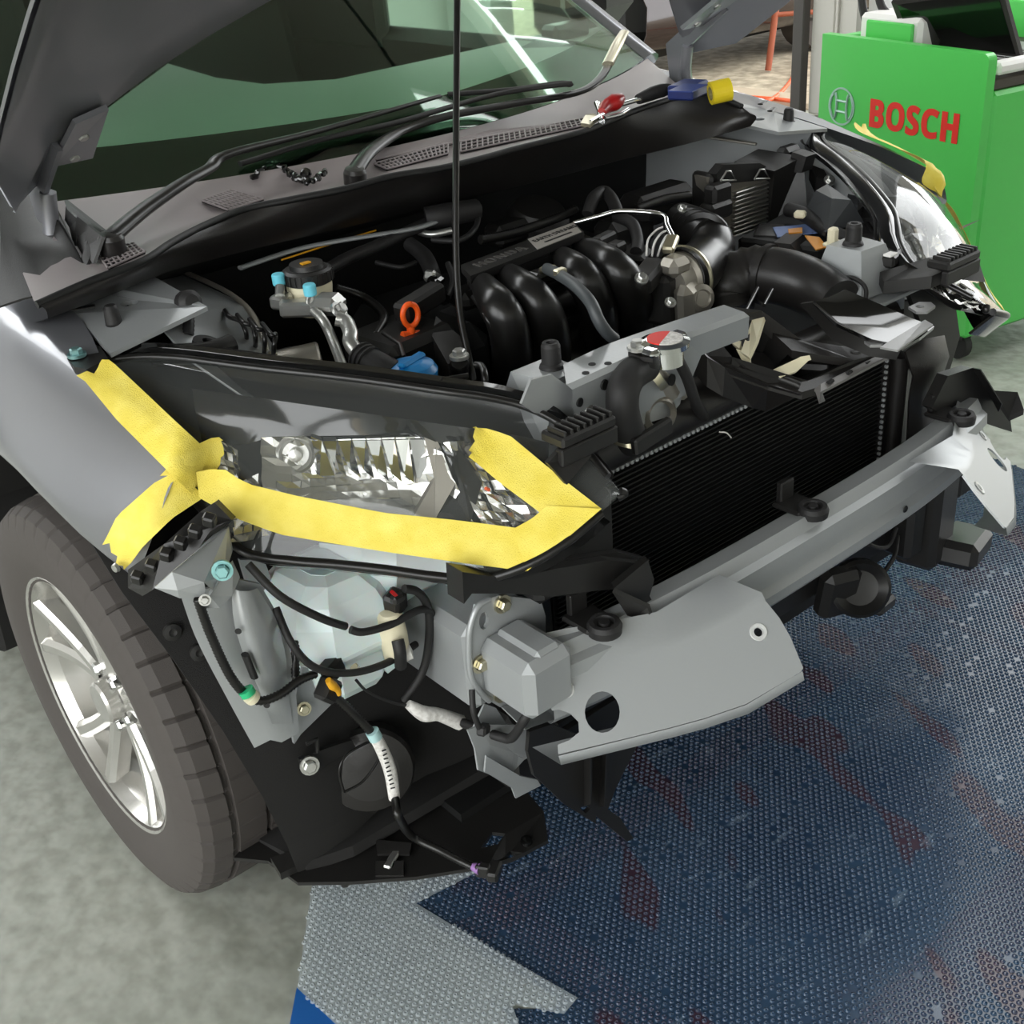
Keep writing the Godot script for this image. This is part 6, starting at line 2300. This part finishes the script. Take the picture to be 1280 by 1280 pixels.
# ---------------------------------------------------------------- cart, laptop, tools
func build_props() -> void:
	var m: MB
	var a := Vector3(1.846, 0.86, -0.722)
	var b := Vector3(1.723, 0.86, -0.12)
	var e := (b - a).normalized()
	var f := Vector3(e.z, 0, -e.x)   # away from the car
	var K := thing("diagnostic_cart", "bright green wheeled workshop cart lettered in red beyond the far wing", "cart", Vector3((a.x + b.x) / 2 + 0.3, 0, (a.z + b.z) / 2))
	var L := (b - a).length()
	var pl := func(s: float, y: float, d: float) -> Vector3: return Vector3(a.x, 0, a.z) + e * s + f * d + Vector3(0, y, 0)
	# front panel with a rounded upper corner
	m = MB.new()
	var o := [pl.call(0.0, 0.1, 0.0), pl.call(0.0, 0.86, 0.0)]
	for k in 7:
		var t := PI / 2 * k / 6.0
		o.append(pl.call(L - 0.02 + 0.02 * sin(t), 0.84 + 0.02 * cos(t), 0.0))
	o.append(pl.call(L, 0.1, 0.0))
	m.slab(o, f * 0.03)
	obj("front_panel", m, M.bosch, K)
	m = MB.new()
	var bas := Basis(e, Vector3.UP, e.cross(Vector3.UP))
	m.box(pl.call(L / 2 - 0.005, 0.42, 0.33), Vector3(L, 0.68, 0.58), bas, 0.01)
	obj("cabinet", m, M.bosch, K)
	m = MB.new()
	m.box(pl.call(L / 2 - 0.01, 0.775, 0.33), Vector3(L - 0.02, 0.03, 0.56), bas, 0.004)
	obj("tray", m, mat(rgb(70, 62, 56), 0.5), K)
	m = MB.new()
	m.box(pl.call(0.015, 0.78, 0.33), Vector3(0.02, 0.14, 0.58), bas, 0.004)
	m.box(pl.call(L / 2, 0.81, 0.62), Vector3(L, 0.16, 0.02), bas, 0.004)
	obj("side_rail", m, M.bosch, K)
	m = MB.new()
	m.box(pl.call(L - 0.03, 0.815, 0.3), Vector3(0.05, 0.03, 0.5), bas, 0.008)
	obj("grip", m, M.white, K)
	for s: float in [0.06, L - 0.06]:
		for d: float in [0.08, 0.55]:
			m = MB.new()
			m.lathe(pl.call(s, 0.04, d) - f * 0.012, f, [Vector2(0.0, 0), Vector2(0.04, 0), Vector2(0.04, 0.024), Vector2(0, 0.024)], 18)
			m.box(pl.call(s, 0.075, d), Vector3(0.05, 0.03, 0.05), bas, 0.005)
			obj("castor", m, M.rubber, K)
	# lettering and round emblem
	var hit := func(u: float, v: float) -> Vector3:
		var d := sight(u, v)
		return CAM_AT + d * (f.dot(a - CAM_AT) / f.dot(d))
	var l0: Vector3 = hit.call(1086, 145)
	var l1: Vector3 = hit.call(1198, 162)
	var top: Vector3 = hit.call(1090, 125)
	var lo: Vector3 = hit.call(1087, 158)
	var hgt := top.y - lo.y
	var mid := (l0 + l1) * 0.5
	lay_text("BOSCH", Vector3(mid.x, (hit.call(1143, 135) as Vector3).y * 0.5 + (hit.call(1140, 170) as Vector3).y * 0.5, mid.z) - f * 0.001, e, Vector3.UP, hgt, 0.0012, M.letter, K, (l1 - l0).length() / (hgt * 4.5), 0.7)
	var ec: Vector3 = hit.call(1052, 133)
	var er: float = absf((hit.call(1052, 109) as Vector3).y - (hit.call(1052, 157) as Vector3).y) / 2
	m = MB.new()
	m.lathe(ec - f * 0.0005, -f, [Vector2(er * 0.9, 0), Vector2(er * 0.9, 0.0015), Vector2(er, 0.0015), Vector2(er, 0)], 36)
	for s: float in [-1, 1]:
		var arc := []
		for k in 9:
			var t := lerpf(-0.85, 0.85, k / 8.0)
			arc.append(ec - f * 0.001 + e * s * (0.38 + 0.34 * (1.0 - cos(t))) * er * 1.0 + Vector3.UP * sin(t) * er * 0.9)
		m.tube(arc, er * 0.075, 6, false)
		var arc2 := []
		for k in 9:
			var t := lerpf(-0.75, 0.75, k / 8.0)
			arc2.append(ec - f * 0.001 + e * s * er * 0.86 * cos(t) + Vector3.UP * sin(t) * er * 0.86)
		m.tube(arc2, er * 0.06, 6, false)
		m.tube([ec - f * 0.001 + e * er * -0.4 + Vector3.UP * s * er * 0.28, ec - f * 0.001 + e * er * 0.4 + Vector3.UP * s * er * 0.28], er * 0.07, 6, false)
	obj("emblem", m, M.logo, K)
	# cream case lid and cables behind the panel
	var W := thing("test_module", "pale cased test module with black cables standing in the green cart", "device", pl.call(0.2, 0.79, 0.3))
	m = MB.new()
	m.box(pl.call(0.17, 0.85, 0.2), Vector3(0.24, 0.12, 0.22), bas, 0.012)
	obj("case", m, M.white, W)
	m = MB.new()
	m.box(pl.call(0.18, 0.86, 0.085), Vector3(0.18, 0.07, 0.012), bas, 0.004)
	obj("faceplate", m, M.bosch, W)
	m = MB.new()
	m.tube([X(1083, 30, 2.0), X(1078, 5, 2.0), X(1075, -30, 2.0)], 0.012, 8)
	m.tube([X(1120, 24, 2.0), X(1102, 8, 2.0), X(1095, -30, 2.0)], 0.012, 8)
	m.tube([X(1128, 52, 1.93), X(1118, 46, 1.93), X(1114, 38, 1.95), X(1125, 36, 1.96)], 0.008, 8)
	obj("cable", m, M.rubber, W)
	# laptop
	var P := thing("laptop", "open dark laptop standing on the green cart", "laptop", X(1240, 80, 1.9))
	m = MB.new()
	m.slab([X(1133, 54, 1.93), X(1114, 3, 1.88), X(1118, -4, 1.88), X(1248, -22, 1.88), X(1252, -16, 1.88), X(1276, 72, 1.93)], Vector3(0.014, 0, 0.002))
	obj("lid", m, mat(rgb(58, 54, 54), 0.3), P)
	m = MB.new()
	m.slab([X(1140, 54, 1.928), X(1122, 6, 1.883), X(1246, -12, 1.883), X(1270, 68, 1.928)], Vector3(-0.002, 0, 0))
	obj("lid_panel", m, M.gloss, P)
	m = MB.new()
	m.slab([pl.call(0.30, 0.795, 0.19), pl.call(L - 0.06, 0.795, 0.19), pl.call(L - 0.06, 0.795, 0.44), pl.call(0.30, 0.795, 0.44)], Vector3(0, 0.016, 0))
	obj("base", m, mat(rgb(120, 118, 116), 0.4, 0.4), P)
	for i in 5:
		for j in 11:
			m = MB.new()
			m.box(pl.call(0.325 + j * 0.021, 0.812, 0.22 + i * 0.026), Vector3(0.018, 0.004, 0.02), bas, 0.001)
			obj("key", m, M.plastic, P)
	# tools left on the cowl
	var S := thing("screwdriver", "screwdriver with a red handle lying on the black cowl", "screwdriver", Y(765, 135, 1.0))
	m = MB.new()
	m.tube(Yv([752, 140, 1.0, 758, 133, 1.003, 768, 128, 1.006, 776, 123, 1.008]), [0.007, 0.012, 0.015, 0.009], 10)
	obj("handle", m, M.red, S)
	m = MB.new()
	m.tube(Yv([754, 142, 0.998, 738, 152, 0.995]), 0.003, 8, false)
	obj("shaft", m, M.chrome, S)
	S = thing("ratchet", "black handled ratchet with a chrome shaft lying on the cowl", "ratchet", Y(805, 120, 1.0))
	m = MB.new()
	m.tube(Yv([798, 124, 0.998, 815, 117, 1.0, 828, 113, 1.002, 838, 111, 1.002]), [0.009, 0.012, 0.012, 0.009], 10)
	obj("handle", m, M.rubber, S)
	m = MB.new()
	m.tube(Yv([752, 138, 0.998, 775, 131, 0.998, 800, 124, 0.998]), 0.0045, 8)
	m.tube(Yv([752, 152, 0.99, 750, 140, 0.998, 746, 130, 1.003]), 0.006, 8, false)
	m.tube(Yv([756, 148, 0.99, 775, 143, 0.99, 785, 137, 0.992]), 0.004, 8)
	obj("shaft", m, M.chrome, S)
	S = thing("hex_key_set", "small jagged steel key set beside the red screwdriver", "tool", Y(735, 150, 0.99))
	m = MB.new()
	m.slab(Yv([726, 158, 0.988, 732, 148, 0.992, 742, 146, 0.993, 748, 150, 0.99, 738, 160, 0.987]), Vector3(0, 0.006, 0))
	obj("body", m, M.zinc, S)
	m = thing_roll()
	S = thing("carton", "small dark blue box on the cowl beside the tape roll", "box", Y(862, 114, 0.985))
	m = MB.new()
	m.box(Y(860, 112, 1.002), Vector3(0.07, 0.025, 0.05), Basis.from_euler(Vector3(0, 0.3, 0)), 0.003)
	obj("body", m, mat(rgb(30, 46, 110), 0.4), S)
	m = MB.new()
	m.box(Y(860, 110, 1.0155), Vector3(0.066, 0.002, 0.046), Basis.from_euler(Vector3(0, 0.3, 0)))
	obj("flap", m, mat(rgb(44, 66, 140), 0.4), S)

func thing_roll() -> MB:
	var S := thing("tape_roll", "roll of yellow masking tape lying on the far end of the cowl", "tape roll", Y(895, 118, 0.985))
	var c := Y(888, 117, 0.998)
	var ax := Vector3(0.75, 0.1, 0.45).normalized()
	var m := MB.new()
	m.lathe(c - ax * 0.0, ax, [Vector2(0.012, 0), Vector2(0.02, 0), Vector2(0.02, 0.036), Vector2(0.012, 0.036)], 26, false)
	obj("tape", m, mat(rgb(240, 214, 40), 0.5), S)
	m = MB.new()
	m.lathe(c - ax * 0.0, ax, [Vector2(0.012, 0.0), Vector2(0.0105, 0.0), Vector2(0.0105, 0.036), Vector2(0.012, 0.036)], 26)
	obj("core", m, mat(rgb(150, 140, 90), 0.8), S)
	return m

# ---------------------------------------------------------------- beyond the doorway
func build_behind() -> void:
	var m: MB
	# orange cord over the sill
	m = MB.new()
	m.tube(Yv([1003, 70, -0.06, 996, 86, -0.06, 985, 105, -0.06, 968, 122, 0.045, 950, 128, 0.045, 928, 131, 0.012, 905, 130, 0.012, 880, 134, 0.012]), 0.011, 8)
	m.tube(Yv([880, 112, 0.045, 918, 120, 0.045, 945, 122, 0.045, 970, 124, 0.045, 996, 127, 0.045]), 0.011, 8)
	var o := obj("extension_cord", m, mat(rgb(226, 92, 40), 0.5))
	tag(o, "orange extension cord trailing over the door sill", "cord")
	# stepladder
	var base := Y(960, 88, -0.07)
	var S := thing("stepladder", "orange brown stepladder standing outside beside the door post", "stepladder", base)
	for k: Array in [[Vector3(0, 0, 0), Vector3(0.16, 1.9, 0.12)], [Vector3(0.5, 0, 0.42), Vector3(0.36, 1.9, 0.3)]]:
		m = MB.new()
		m.tube([base + k[0], base + k[1]], 0.022, 8, false)
		obj("rail", m, mat(rgb(150, 78, 52), 0.6), S)
	for k in 5:
		m = MB.new()
		var h := 0.35 + 0.32 * k
		m.tube([base + Vector3(0.16, 1.9, 0.12) * (h / 1.9), base + Vector3(0.5, 0, 0.42).lerp(Vector3(0.36, 1.9, 0.3), h / 1.9)], 0.016, 8, false)
		obj("rung", m, mat(rgb(150, 78, 52), 0.6), S)
	# dark car parked outside, its side towards the doorway
	var D := thing("car", "dark red car parked outside beyond the doorway", "car", Vector3(6.6, -0.08, -4.9))
	m = MB.new()
	var rows := []
	for k in 13:
		var t := k / 12.0
		var bul := 0.22 * pow(absf(t - 0.5) * 2.0, 4)
		var r := []
		for q: Array in [[-0.25, 0.2], [0.0, 0.24], [0.05, 0.34], [0.06, 0.5], [0.02, 0.56], [0.04, 0.66], [0.0, 0.85], [-0.08, 0.95], [-0.2, 1.2], [-0.4, 1.42], [-0.9, 1.48]]:
			r.append(Vector3(4.75 + 4.1 * t, -0.08 + q[1], -4.05 + q[0] - bul))
		rows.append(r)
	m.loft(rows, 0.01)
	obj("body_side", m, mat(rgb(30, 12, 14), 0.25, 0.3, 0.8), D)
	m = MB.new()
	m.box(Vector3(6.8, 0.45, -4.9), Vector3(4.0, 0.8, 1.3), Basis(), 0.2)
	obj("body_core", m, M.deep, D)
	m = MB.new()
	m.box(Vector3(6.8, 0.44, -3.98), Vector3(2.6, 0.05, 0.03), Basis(), 0.01)
	obj("side_moulding", m, mat(rgb(110, 30, 30), 0.3), D)
	for x: float in [6.5, 8.2]:
		m = MB.new()
		m.lathe(Vector3(x, 0.23, -4.2), Vector3(0, 0, 1), [Vector2(0, -0.1), Vector2(0.3, -0.1), Vector2(0.31, 0.1), Vector2(0.2, 0.14), Vector2(0.19, 0.1), Vector2(0, 0.1)], 28)
		obj("wheel", m, M.tyre, D)
